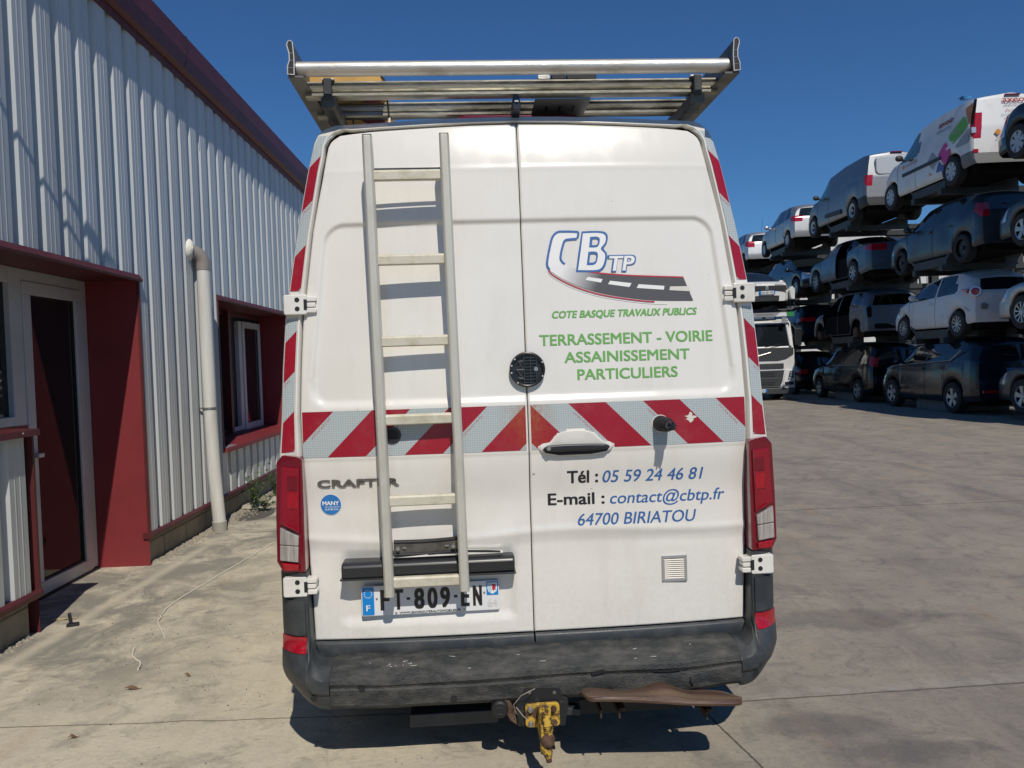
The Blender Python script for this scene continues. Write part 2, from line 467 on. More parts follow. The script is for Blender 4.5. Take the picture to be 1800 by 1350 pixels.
_text_cache = {}
def text_geo(s, bold=0.0, shear=0.0, space=1.0):
    key = (s, bold, shear, space)
    if key not in _text_cache:
        cu = bpy.data.curves.new('text', 'FONT')
        cu.body = s
        cu.offset = bold
        cu.shear = shear
        cu.space_character = space
        cu.resolution_u = 4
        cu.fill_mode = 'FRONT'
        cu.dimensions = '2D'
        ob = bpy.data.objects.new('text', cu)
        COL.objects.link(ob)
        dg = bpy.context.evaluated_depsgraph_get()
        me = bpy.data.meshes.new_from_object(ob.evaluated_get(dg))
        v = np.array([tuple(p.co) for p in me.vertices]).reshape(-1, 3)
        f = [tuple(p.vertices) for p in me.polygons]
        bpy.data.objects.remove(ob)
        bpy.data.curves.remove(cu)
        bpy.data.meshes.remove(me)
        _text_cache[key] = (v, f)
    return _text_cache[key]
CAP_H = None
def text_flat(s, x0, x1, z, h, bold=0.0, shear=0.0, slope=0.0, space=1.0):
    """letters as flat points: x from x0 to x1, baseline z, capital height h"""
    global CAP_H
    if CAP_H is None:
        CAP_H = float(text_geo('H')[0][:, 1].max())
    v, f = text_geo(s, 0.0, shear, space)
    mn, mx_ = v[:, 0].min(), v[:, 0].max()
    # weight comes from a few copies set off by a stroke's fraction, each a hair proud of the last
    w = bold * h * 0.9
    offs = [(0, 0)] if not bold else ([(-w, 0), (0, 0), (w, 0)] if bold < .03 else [(-w, -w * .6), (w, -w * .6), (-w, w * .6), (w, w * .6), (0, 0)])
    X = []; Z = []; F = []; LV_ = []
    for k, (dx, dz) in enumerate(offs):
        b = len(X)
        xx = x0 + w + (v[:, 0] - mn) / (mx_ - mn) * (x1 - x0 - 2 * w)
        zz = z + max(0, w * .3) + v[:, 1] / CAP_H * (h - w * .6) + slope * (xx - x0)
        X += list(xx + dx); Z += list(zz + dz); LV_ += [k * 0.00012] * len(xx)
        F += [tuple(i + b for i in p) for p in f]
    text_flat.lev = np.array(LV_)
    return np.array(X), np.array(Z), F

def poly_fill(loops):
    """2-D loops (holes by even-odd) -> flat mesh"""
    cu = bpy.data.curves.new('fill', 'CURVE')
    cu.dimensions = '2D'
    cu.fill_mode = 'BOTH'
    for lp in loops:
        sp = cu.splines.new('POLY')
        sp.points.add(len(lp) - 1)
        for p, q in zip(sp.points, lp):
            p.co = (q[0], q[1], 0, 1)
        sp.use_cyclic_u = True
    ob = bpy.data.objects.new('fill', cu)
    COL.objects.link(ob)
    dg = bpy.context.evaluated_depsgraph_get()
    me = bpy.data.meshes.new_from_object(ob.evaluated_get(dg))
    v = np.array([tuple(p.co) for p in me.vertices]).reshape(-1, 3)
    f = [tuple(p.vertices) for p in me.polygons]
    bpy.data.objects.remove(ob); bpy.data.curves.remove(cu); bpy.data.meshes.remove(me)
    return v[:, 0], v[:, 1], f

def ribbon(pts, w):
    """flat stroke of width w along a polyline -> loop"""
    pts = [np.array(p, float) for p in pts]
    L, R = [], []
    for i, p in enumerate(pts):
        t = pts[min(i + 1, len(pts) - 1)] - pts[max(i - 1, 0)]
        t = t / np.linalg.norm(t)
        n = np.array((-t[1], t[0])) * w / 2
        L.append(p + n); R.append(p - n)
    vs = L + R
    n = len(pts)
    return np.array([v[0] for v in vs]), np.array([v[1] for v in vs]), [(i, i + 1, n + i + 1, n + i) for i in range(n - 1)]

def sstep(a, b, x):
    t = np.clip((x - a) / (b - a), 0, 1)
    return t * t * (3 - 2 * t)

# ------------------------------------------------------------------ the van
VAN = empty('work_van', (0.061, 3.0976, 0), rad(3.5))
tag(VAN, 'white high-roof work van seen from behind, with ladder and red and white chevron tape', 'van')

XT = np.array([(0.415, .866), (0.44, .880), (0.48, .8945), (0.68, .899), (0.80, .905), (1.25, .909), (1.41, .912), (1.60, .903), (1.785, .891), (1.915, .873),
               (2.15, .843), (2.40, .799), (2.48, .783), (2.525, .765), (2.555, .742), (2.575, .708), (2.587, .67)])
ZT = np.array([(0, 2.588), (.2, 2.585), (.42, 2.575), (.6, 2.566), (.68, 2.559), (.9, 2.533)])
OT = np.array([(0.36, 1.003), (.42, 1.008), (.6, 1.015), (.78, 1.013), (1.22, 1.016), (1.376, .998), (1.6, .986), (1.813, .969), (1.95, .948), (2.16, .914), (2.4, .869), (2.5, .848), (2.556, .835), (2.59, .815)])
def door_x(z): return np.interp(z, XT[:, 0], XT[:, 1])
def door_top(x): return np.interp(np.abs(x), ZT[:, 0], ZT[:, 1])
def sil_x(z): return np.interp(z, OT[:, 0], OT[:, 1])

def lean(x, z):
    x = np.asarray(x, float); z = np.asarray(z, float)
    a = np.abs(x)
    y = 0.11 * np.maximum(0, (z - 1.25) / 1.3) ** 1.7 + 0.03 * (a / .85) ** 3
    y = y + 0.024 * sstep(1.235, 1.02, z)
    y = y + 0.075 * (np.log1p(np.exp((z - 2.40) / .012)) * .012)
    y = y + 0.10 * (np.log1p(np.exp((z - 2.50) / .03)) * .03)
    return y

def door_y(x, z):
    """rear face of the doors, with pressed recess, crease, plate recess and dents"""
    x = np.asarray(x, float); z = np.asarray(z, float)
    a = np.abs(x)
    y = lean(x, z)
    hw = np.interp(z, (1.45, 2.18), (.868, .790))
    r = 0.075
    qx = a - hw + r
    qz = np.abs(z - 1.812) - 0.362 + r
    sd = np.hypot(np.maximum(qx, 0), np.maximum(qz, 0)) + np.minimum(np.maximum(qx, qz), 0) - r
    wlow = np.where(z < 1.55, 0.019, 0.011)
    y = y + 0.013 * sstep(wlow, -wlow, sd)
    # ledge under the tape band, folded crease low on the doors, faint crease near the top
    y = y + 0.003 * sstep(1.232, 1.222, z)
    zc = 0.885 + 0.012 * np.sin(x * 5.1 + 0.6) + 0.02 * (a - 0.45) ** 2
    y = y + 0.007 * sstep(zc + 0.006, zc - 0.05, z) - 0.003 * np.exp(-((z - zc - .01) / .016) ** 2)
    y = y - 0.0012 * np.exp(-((z - 2.395) / 0.012) ** 2)
    # shallow dents
    for (dx, dz, sx, sz, d) in ((-.22, .98, .14, .11, .006), (.10, 1.02, .07, .10, .004), (-.70, .93, .10, .05, .004), (.62, .86, .2, .03, .003),
                                (.25, .80, .14, .09, .004), (-.12, .90, .09, .06, -.005), (.75, .95, .09, .07, .003), (-.42, .86, .13, .025, .007)):
        y = y + d * np.exp(-((x - dx) / sx) ** 2 - ((z - dz) / sz) ** 2)
    # number plate recess
    pr = sstep(-.795, -.745, x) * sstep(-.055, -.105, x) * sstep(.535, .585, z) * sstep(.86, .80, z)
    y = y + 0.014 * pr
    return y

def make_door(side):
    hb = 0.0024
    nu, nv = 150, 330
    e = np.array([0, .0025, .005, .008, .012])
    us = np.concatenate([e, np.linspace(.018, .982, nu), 1 - e[::-1]])
    vs = np.concatenate([e / 2.4, np.linspace(.008, .992, nv), 1 - e[::-1] / 2.4])
    U, V = np.meshgrid(us, vs)
    z0 = 0.487
    Zp = z0 + V * (2.587 - z0)
    XP = np.array([t for t in XT if t[0] < 2.41] + [(2.50, .784), (2.54, .777), (2.560, .768), (2.573, .755), (2.580, .741), (2.587, .728)])
    Xm = np.interp(Zp, XP[:, 0], XP[:, 1])
    A = hb + U * (Xm - hb)
    Z = Zp - (2.587 - door_top(A)) * sstep(2.15, 2.587, Zp)
    X = side * A
    Y = door_y(X, Z)
    d = np.minimum(np.minimum(A - hb, (Xm - A)), np.minimum(Z - z0, (door_top(A) - Z)))
    d = np.minimum(d, (1 - U) * Xm)
    Y = Y + 0.005 * np.clip(1 - d / 0.008, 0, 1) ** 2
    ny, nx = X.shape
    verts = list(zip(X.ravel(), Y.ravel(), Z.ravel()))
    faces = []
    for j in range(ny - 1):
        for i in range(nx - 1):
            a = j * nx + i
            q = (a, a + 1, a + nx + 1, a + nx)
            faces.append(q if side > 0 else q[::-1])
    # returned flange all round
    ring = [(0, i) for i in range(nx)] + [(j, nx - 1) for j in range(1, ny)] + [(ny - 1, i) for i in range(nx - 2, -1, -1)] + [(j, 0) for j in range(ny - 2, 0, -1)]
    base = len(verts)
    for (j, i) in ring:
        verts.append((X[j, i], Y[j, i] + 0.035, Z[j, i]))
    n = len(ring)
    for k in range(n):
        a = ring[k][0] * nx + ring[k][1]
        b = ring[(k + 1) % n][0] * nx + ring[(k + 1) % n][1]
        q = (a, base + k, base + (k + 1) % n, b)
        faces.append(q if side > 0 else q[::-1])
    return mk('rear_door', verts, faces, PAINT, VAN, smooth=50)

DOOR_L = make_door(-1)
DOOR_R = make_door(1)

def on_door(name, X, Z, faces, mat, parent, off=0.0015, lev=None):
    yy = door_y(X, Z) - off
    if lev is not None: yy = yy - lev
    return mk(name, list(zip(X, yy, Z)), faces, mat, parent)

# chevron tape across both doors
def tape_band(side, parent):
    xs = np.linspace(.010, .906, 70); zs = np.linspace(1.240, 1.4235, 12)
    U, V = np.meshgrid(xs, zs)
    X = side * U
    Y = door_y(X, V) - 0.0016
    n = len(xs)
    keep = []
    for j in range(len(zs) - 1):
        for i in range(n - 1):
            cx, cz = (xs[i] + xs[i + 1]) / 2, (zs[j] + zs[j + 1]) / 2
            if side > 0:
                if cz < 1.262 and 0.03 < cx < 0.350: continue
                if math.hypot((cx - .190) / .105, (cz - 1.252) / .068) < 1: continue
            keep.append((j * n + i, j * n + i + 1, (j + 1) * n + i + 1, (j + 1) * n + i))
    mk('chevron_tape', list(zip(X.ravel(), Y.ravel(), V.ravel())), keep, TAPE, parent, smooth=60)
tape_band(-1, DOOR_L)
tape_band(1, DOOR_R)

# torn patch of tape with paint showing
tp = [(.668 + .020 * math.cos(t) * (1 + .45 * math.sin(5 * t + 1)), 1.348 + .016 * math.sin(t) * (1 + .4 * math.cos(4 * t))) for t in np.linspace(0, 6.28, 26)[:-1]]
X, Z, f = poly_fill([tp])
on_door('torn_patch', X, Z, f, PAINTLIKE, DOOR_R, 0.0028)

# lettering
def letter(s, x0, x1, z, h, mat, parent, **k):
    off = k.pop('off', 0.0013)
    X, Z, f = text_flat(s, x0, x1, z, h, **k)
    return on_door('lettering', X, Z, f, mat, parent, off, text_flat.lev)
letter('COTE BASQUE TRAVAUX PUBLICS', .113, .720, 1.7705, .0285, GREEN_T, DOOR_R, bold=.060, shear=.22, space=1.02)
letter('TERRASSEMENT - VOIRIE', .057, .782, 1.660, .0435, GREEN_T, DOOR_R, bold=.036)
letter('ASSAINISSEMENT', .157, .680, 1.588, .0425, GREEN_T, DOOR_R, bold=.036)
letter('PARTICULIERS', .208, .626, 1.5165, .0425, GREEN_T, DOOR_R, bold=.036)
letter('Tél :', .152, .280, 1.0965, .0505, BLACK_T, DOOR_R, bold=.042)
letter('05 59 24 46 81', .298, .723, 1.094, .0495, BLUE_T, DOOR_R, bold=.016, shear=.2, slope=-.010)
letter('E-mail :', .072, .306, 1.008, .0475, BLACK_T, DOOR_R, bold=.042, slope=-.010)
letter('contact@cbtp.fr', .328, .817, 1.0035, .0480, BLUE_T, DOOR_R, bold=.018, shear=.2, slope=-.010)
letter('64700 BIRIATOU', .192, .692, .9195, .0485, BLUE_T, DOOR_R, bold=.016, shear=.2, slope=-.011)

# logo, drawn in its own units and laid on the door
AFF = np.linalg.lstsq(np.array([[320, 270, 1], [400, 70, 1], [735, 60, 1], [920, 220, 1], [700, 340, 1], [1245, 365, 1], [1280, 430, 1], [1315, 530, 1], [500, 440, 1]], float),
                      np.array([(.104, 2.002), (.158, 2.122), (.362, 2.124), (.471, 2.024), (.333, 1.954), (.670, 1.931), (.689, 1.891), (.708, 1.829), (.208, 1.896)]), rcond=None)[0]
def lg(p):
    q = np.array([p[0], p[1], 1.0]) @ AFF
    return (q[0], q[1])
def smooth_line(pts, n=6):
    pts = [np.array(p, float) for p in pts]
    out = []
    for i in range(len(pts) - 1):
        p0 = pts[max(i - 1, 0)]; p1 = pts[i]; p2 = pts[i + 1]; p3 = pts[min(i + 2, len(pts) - 1)]
        for k in range(n):
            t = k / n
            out.append(0.5 * ((2 * p1) + (-p0 + p2) * t + (2 * p0 - 5 * p1 + 4 * p2 - p3) * t * t + (-p0 + 3 * p1 - 3 * p2 + p3) * t ** 3))
    out.append(pts[-1])
    return [tuple(q) for q in out]
def logo_fill(loops, mat, off, name='logo'):
    X, Z, f = poly_fill([[lg(p) for p in lp] for lp in loops])
    return on_door(name, X, Z, f, mat, DOOR_R, off)
def logo_line(pts, w, mat, off, name='logo'):
    X, Z, f = ribbon([lg(p) for p in pts], w * 0.000611)
    return on_door(name, X, Z, f, mat, DOOR_R, off)

def road_grey():
    m, nt, N, L, P = newmat('logo_road_print')
    tc = N.new('ShaderNodeTexCoord'); sep = N.new('ShaderNodeSeparateXYZ'); L.new(tc.outputs['Object'], sep.inputs[0])
    f = ramp(nt, math_node(nt, 'SUBTRACT', sep.outputs[0], math_node(nt, 'MULTIPLY', math_node(nt, 'SUBTRACT', sep.outputs[2], 1.95), 0.5)), .15, .33)
    L.new(mixc(nt, f, (0.78, 0.78, 0.78), (0.085, 0.085, 0.09)), P.inputs['Base Color'])
    P.inputs['Roughness'].default_value = 0.4
    return m
ROAD = road_grey()
RED_T = M('red_vinyl', (0.46, 0.03, 0.05), 0.4)
c_out = smooth_line([(523, 108), (528, 70), (500, 64), (430, 63), (388, 68), (356, 100), (338, 165), (322, 250), (322, 300), (350, 340)])
c_in = smooth_line([(520, 112), (470, 116), (440, 124), (426, 155), (412, 215), (411, 255), (438, 285), (500, 310)])
low = smooth_line([(330, 300), (352, 338), (430, 388), (545, 440), (690, 482), (860, 511), (1050, 530), (1312, 532)])
up = smooth_line([(438, 285), (500, 312), (600, 336), (700, 348), (900, 362), (1245, 372)])
logo_fill([c_out + c_in[::-1]], WHITE_T, .0021)
def resample(pts, n):
    p = np.array(pts, float); s = np.r_[0, np.cumsum(np.hypot(*np.diff(p, axis=0).T))]; t = np.linspace(0, s[-1], n)
    return np.c_[np.interp(t, s, p[:, 0]), np.interp(t, s, p[:, 1])]
ra, rb_ = resample(up, 40), resample(low, 40)
pts = [lg(p) for p in ra] + [lg(p) for p in rb_]
on_door('logo', np.array([p[0] for p in pts]), np.array([p[1] for p in pts]), [(i, 40 + i, 41 + i, i + 1) for i in range(39)], ROAD, DOOR_R, .0024)
logo_fill([[(1152, 436), (1285, 433), (1293, 468), (1146, 461)]], PAINTLIKE, .0029)
for q in ([(592, 371), (692, 386), (680, 410), (575, 391)], [(742, 397), (888, 414), (872, 440), (728, 420)], [(936, 421), (1113, 432), (1108, 458), (922, 446)]):
    logo_fill([q], WHITE_T, .0030)
logo_line(up[8:], 9, RED_T, .0031)
logo_line([(p[0] - 6, p[1] + 10) for p in low[:-6]], 8, RED_T, .0031)
logo_line([(p[0] - 10, p[1] + 22) for p in low[:-4]], 4, WHITE_T, .0026)
logo_line(c_out[:-3], 15, BLUE_T, .0033)
logo_line(c_in[:-6], 15, BLUE_T, .0033)
B_out = smooth_line([(552, 62), (640, 58), (705, 64), (728, 92), (722, 140), (700, 178), (722, 215), (716, 280), (688, 325), (640, 338), (512, 338)]) + [(512, 338), (530, 200)]
B_in = smooth_line([(560, 76), (640, 72), (695, 78), (714, 100), (708, 140), (680, 180), (708, 218), (702, 272), (680, 312), (638, 325), (526, 325)]) + [(526, 325), (544, 200)]
h1 = smooth_line([(616, 106), (650, 104), (668, 115), (664, 148), (648, 163), (610, 164)]) + [(616, 106)]
h2 = smooth_line([(602, 208), (636, 206), (655, 218), (650, 262), (632, 282), (592, 284)]) + [(602, 208)]
def grow(lp, k):
    c = np.mean(np.array(lp), axis=0)
    return [tuple(c + (np.array(p) - c) * k) for p in lp]
logo_fill([B_out, grow(h1, .72), grow(h2, .76)], BLUE_T, .0036)
logo_fill([B_in, grow(h1, 1.25), grow(h2, 1.2)], WHITE_T, .0042)
def logo_text(s, p0, p1, h, bold, mat, off):
    a = lg(p0); b = lg(p1)
    X, Z, f = text_flat(s, a[0], b[0], a[1], h, bold=bold, shear=.18)
    on_door('logo', X, Z, f, mat, DOOR_R, off, text_flat.lev)
logo_text('TP', (728, 338), (922, 328), .068, .085, BLUE_T, .0036)
logo_text('TP', (740, 330), (912, 320), .060, .034, WHITE_T, .0042)

# dark trim strip along the foot of each door
for side, par in ((-1, DOOR_L), (1, DOOR_R)):
    xs = np.linspace(.0035, 1, 40)
    prof = [(.004, .487), (-.004, .484), (-.010, .476), (-.010, .425), (-.004, .414), (.035, .412)]
    vv = []; ff = []
    for t in xs:
        for (dy, z) in prof:
            xm = float(door_x(min(z, .487))) - .001
            x = .0035 + (t - .0035) * (xm - .0035)
            vv.append((side * x, float(lean(x, .6)) + dy + .004 * max(0, t - .96) / .04, z))
    k = len(prof)
    for i in range(len(xs) - 1):
        for j in range(k - 1):
            q = (i * k + j, (i + 1) * k + j, (i + 1) * k + j + 1, i * k + j + 1)
            ff.append(q if side < 0 else q[::-1])
    mk('bottom_trim', vv, ff, PLASTIC, par, smooth=40)

# black sheet behind both doors, added to stand for shade in the gaps
sv = [(-.93, .13, .40), (.93, .13, .40), (.93, .12, 1.45), (.80, .22, 2.56), (-.80, .22, 2.56), (-.93, .12, 1.45)]
mk('gap_shade_sheet', sv, [(0, 1, 2, 5), (5, 2, 3, 4)], BLACK, VAN)

# rear frame around the doors: pillars and header
half = []
for z in (.785, .83, .9, 1.0, 1.1, 1.2, 1.26, 1.32, 1.41, 1.5, 1.6, 1.7, 1.785, 1.85, 1.915, 2.0, 2.07, 2.15, 2.23, 2.32, 2.40, 2.46):
    half.append(((float(door_x(z)) + .0068, z), (float(sil_x(z)), z)))
half += [((.789, 2.510), (.842, 2.53)), ((.775, 2.543), (.828, 2.565)), ((.750, 2.566), (.800, 2.592)), ((.712, 2.580), (.760, 2.606)), ((.68, 2.574), (.70, 2.609)),
         ((.6, 2.577), (.6, 2.612)), ((.42, 2.585), (.42, 2.620)), ((.2, 2.595), (.2, 2.628)), ((0, 2.598), (0, 2.631))]
path = [((-a[0], a[1]), (-b[0], b[1])) for a, b in half] + [(a, b) for a, b in half[::-1][1:]]
prof = [(0, .035), (.04, .004), (.10, -.003), (.17, -.003), (.22, .002), (.80, .008), (.90, .014), (.96, .026), (1.0, .048)]
fv = []; ff = []
for (a, b) in path:
    for (t, dy) in prof:
        x = a[0] + (b[0] - a[0]) * t; z = a[1] + (b[1] - a[1]) * t
        fv.append((x, float(lean(np.clip(x, -.9, .9), max(z, 1.24))) + dy + .02 * max(0, abs(x) - .9), z))
k = len(prof)
for i in range(len(path) - 1):
    for j in range(k - 1):
        ff.append((i * k + j, i * k + j + 1, (i + 1) * k + j + 1, (i + 1) * k + j))
mk('rear_frame', fv, ff, PAINT, VAN, smooth=50)

def frame_y(x, z):
    a = float(door_x(z)) + .0068; b = float(sil_x(z))
    t = (abs(x) - a) / (b - a)
    return float(lean(np.clip(x, -.9, .9), max(z, 1.24))) + float(np.interp(t, [p[0] for p in prof], [p[1] for p in prof])) + .02 * max(0, abs(x) - .9)
for side in (-1, 1):
    for (za, zb) in ((1.268, 1.800), (1.912, 2.555)):
        zs = np.linspace(za, zb, 26)
        vv = []; ffs = []
        for z in zs:
            a = float(door_x(z)) + .0068; b = float(sil_x(z))
            top = max(0, (z - 2.47) / .09)
            for t in (.25, .4, .55, .7, .84):
                x = side * (a + (b - a) * t - .06 * top ** 2 * (1 - t) * .4)
                zz = z - (.010 * (t - .25) if z < 1.3 and True else 0)
                vv.append((x, frame_y(x, z) - .0022, zz))
        for i in range(len(zs) - 1):
            for j in range(4):
                q = (i * 5 + j, i * 5 + j + 1, (i + 1) * 5 + j + 1, (i + 1) * 5 + j)
                ffs.append(q if side > 0 else q[::-1])
        mk('pillar_tape', vv, ffs, TAPE_P, VAN, smooth=60)

# body shell forward of the frame
secs = []
hp = [(.985, .36), (1.01, .5), (1.015, .78), (1.017, 1.22), (1.0, 1.376), (.972, 1.813), (.918, 2.16), (.86, 2.45), (.836, 2.556), (.80, 2.592), (.70, 2.612), (.42, 2.622), (0, 2.632)]
hp2 = [(.985, .34), (1.015, .5), (1.02, .78), (1.02, 1.22), (1.005, 1.376), (.98, 1.813), (.93, 2.16), (.885, 2.45), (.855, 2.58), (.80, 2.63), (.66, 2.668), (.36, 2.682), (0, 2.685)]
secs.append([(x, float(lean(min(x, .9), max(z, 1.24))) + .048 + .02 * max(0, x - .9), z) for x, z in hp])
for y, zt, sc in ((.45, 2.685, 1), (1.5, 2.70, 1), (3.9, 2.68, 1), (4.3, 2.56, .99), (5.05, 1.42, .97), (5.55, 1.2, .93), (5.85, .95, .82), (5.95, .7, .7)):
    secs.append([(x * sc, y, .34 + (z - .34) * (zt - .34) / (2.685 - .34)) for x, z in hp2])
full = [[(x, y, z) for x, y, z in s] + [(-x, y, z) for x, y, z in s[::-1][1:]] for s in secs]
n = len(full[0])
bf = []; wf = []
for i in range(len(full) - 1):
    for j in range(n - 1):
        q = (i * n + j, i * n + j + 1, (i + 1) * n + j + 1, (i + 1) * n + j)
        (wf if i == 4 and 8 <= j < n - 9 else bf).append(q)
bf.append(tuple((len(full) - 1) * n + j for j in range(n)))
allv = [p for s in full for p in s]
PLAIN_WHITE = M('plain_white_paint', (0.75, 0.73, 0.68), 0.35, coat=0.4, col2=(0.55, 0.52, 0.46), nscale=3)
mk('body_shell', allv, bf, PLAIN_WHITE, VAN, smooth=40)
wu = sorted({i for f in wf for i in f})
mk('windscreen', [allv[i] for i in wu], [tuple(wu.index(i) for i in f) for f in wf], GLASS, VAN)
MB().box(-.85, .85, .12, 5.6, .30, .55).build('underbody', BLACK, VAN)

def van_wheel(x, y):
    m = MB(); rs = [.20, .30, .335, .345, .345, .335, .30, .20]; xs = [-.1, -.11, -.10, -.07, .07, .10, .11, .1]
    nn = 28
    vs = [(x + xs[i], y + rs[i] * math.cos(2 * math.pi * q / nn), .345 + rs[i] * math.sin(2 * math.pi * q / nn)) for i in range(8) for q in range(nn)]
    fs = [(i * nn + q, i * nn + (q + 1) % nn, (i + 1) * nn + (q + 1) % nn, (i + 1) * nn + q) for i in range(7) for q in range(nn)]
    m.add(vs, fs)
    w = m.build('wheel', BLACK, VAN, smooth=40)
    MB().cyl((x - .09, y, .345), (x + .09, y, .345), .2, 24).build('rim', STEEL, w)
for wx in (-.86, .86):
    for wy in (1.35, 4.85):
        van_wheel(wx, wy)

# hinges
def hinge(side, zc, yb):
    xo, xi = .962, .870
    if zc < 1: xo, xi = 1.0, .905
    m = MB()
    m.prism([(side * p[0], p[1]) for p in rrect(xi, xo, zc - .040, zc + .040, .008, 3)], 'y', yb - .034, yb + .03)
    h = m.build('door_hinge', PLAIN_WHITE, VAN, bevel=.004)
    kx0, kx1 = xi - .037, xi + .004
    m = MB()
    for q in range(3):
        z0 = zc - .033 + q * .0225
        m.prism([(side * p[0], p[1]) for p in rrect(kx0 + .004 * (q % 2), kx1, z0, z0 + .019, .006, 3)], 'y', yb - .030 + .004 * (q % 2), yb + .02)
    m.build('hinge_knuckle', PLAIN_WHITE, h, bevel=.003)
    m = MB()
    m.box(side * (kx1 - .004), side * (kx1 + .008), yb - .0355, yb - .02, zc - .022, zc + .020)
    m.build('hinge_gap', BLACK, h)
    m = MB()
    m.box(side * (xo - .004), side * (xo + .002), yb - .03, yb + .01, zc - .012, zc + .003)
    m.build('hinge_gap', BLACK, h)
    for dz in (.019, -.017):
        m = MB()
        m.cyl((side * (xi + .038), yb - .0352, zc + dz), (side * (xi + .038), yb - .02, zc + dz), .0098, 14)
        m.build('bolt_hole', BLACK, h)
for side in (-1, 1):
    hinge(side, 1.855, frame_y(.93, 1.855) + .0)
    hinge(side, .729, .035)

# tail lights
for side in (-1, 1):
    def sx(lst): return [(side * a, b) for a, b in lst]
    def lens(poly, y0, y1, dy, name, mat, parent, bev=.004):
        m = MB(); nn = len(poly)
        vs = [(side * p[0], y0 + dy * max(0, (p[0] - .91) / .12) ** 1.5, p[1]) for p in poly] + [(side * p[0], y1, p[1]) for p in poly]
        fs = [tuple(range(nn)), tuple(range(2 * nn - 1, nn - 1, -1))] + [(q, q + nn, (q + 1) % nn + nn, (q + 1) % nn) for q in range(nn)]
        m.add(vs, fs)
        return m.build(name, mat, parent, bevel=bev)
    hs = lens([(.905, 1.240), (.930, 1.250), (.985, 1.257), (1.012, 1.226), (1.022, 1.02), (1.026, .828), (1.000, .785), (.908, .787)], -.004, .10, .03, 'tail_light', RED_DARK, VAN, .006)
    lens([(.918, 1.205), (.990, 1.212), (1.002, .985), (.926, .945)], -.012, .02, .024, 'red_lens', RED_LENS, hs)
    for (a, b, z0, z1, mt) in ((.924, .966, 1.120, 1.172, RED_DARK), (.924, .966, 1.045, 1.108, RED_REF)):
        lens([(a, z1), (b, z1 + .004), (b + .002, z0 + .002), (a + .002, z0)], -.0150, .0, .024, 'lamp_cell', mt, hs, .001)
    lens([(.928, .935), (1.003, .970), (1.006, .902), (.931, .896)], -.014, .02, .022, 'clear_lens', CLEAR, hs)
    lens([(.931, .8935), (1.006, .8995), (1.008, .838), (.934, .830)], -.014, .02, .022, 'clear_lens', CLEAR, hs)
    lens([(.932, .822), (1.002, .828), (.994, .796), (.933, .797)], -.013, .02, .022, 'red_lens', RED_REF, hs)
    m = MB()
    for q in range(7):
        t = q / 7
        m.ball((side * (.938 + .045 * t), -.0135 + .004 * t, .962 + .022 * t), .0035, 8, 6)
    m.build('lamp_bead', RED_REF, hs)

# bumper: centre step and wrapped corners
def bump_y(x):
    return .0
prof_b = [(.06, .445), (.0, .440), (-.03, .438), (-.116, .401), (-.129, .391), (-.133, .371), (-.126, .362), (-.124, .354), (-.128, .346), (-.120, .285), (-.105, .268), (-.05, .258), (.08, .255)]
bv = []; bfc = []
xs = np.linspace(-.808, .808, 65)
for x in xs:
    for (y, z) in prof_b:
        wob = .003 * math.sin(x * 9) * (1 if -.13 < y < -.1 else .3) + .004 * math.sin(x * 3.3 + 1)
        zz = z + wob + (.016 * sstep(.55, .81, abs(x)) if z < .41 else 0)
        if z < .35 and -.1 < x < .75:
            zz -= .008 * math.sin((x + .1) / .85 * math.pi)
        bv.append((x, y + bump_y(x), zz))
k = len(prof_b)
for i in range(len(xs) - 1):
    for j in range(k - 1):
        bfc.append((i * k + j, i * k + j + 1, (i + 1) * k + j + 1, (i + 1) * k + j))
BMP = mk('rear_bumper', bv, bfc, BUMPER, VAN, smooth=28)
def corner_y(x, z):
    """outer face of the bumper corner and of the upright above it (x >= 0)"""
    e = max(0.0, (x - .81) / .215)
    yf = -.130 + .17 * e ** 2.3 + .01 * e
    if z < .345: yf += .012 * sstep(.345, .335, z) + .05 * ((.345 - z) / .08) ** 2 * .5
    yc = .004 + .07 * max(0.0, (x - .925) / .105) ** 2
    yo = yf + (yc - yf) * sstep(.392, .515, z)
    if z > .392:
        w = 1 - sstep(.81, .885, x)
        yo = yo + (max(yo, min(-.116 + (z - .401) / .036 * .086, .02)) - yo) * w
    return yo
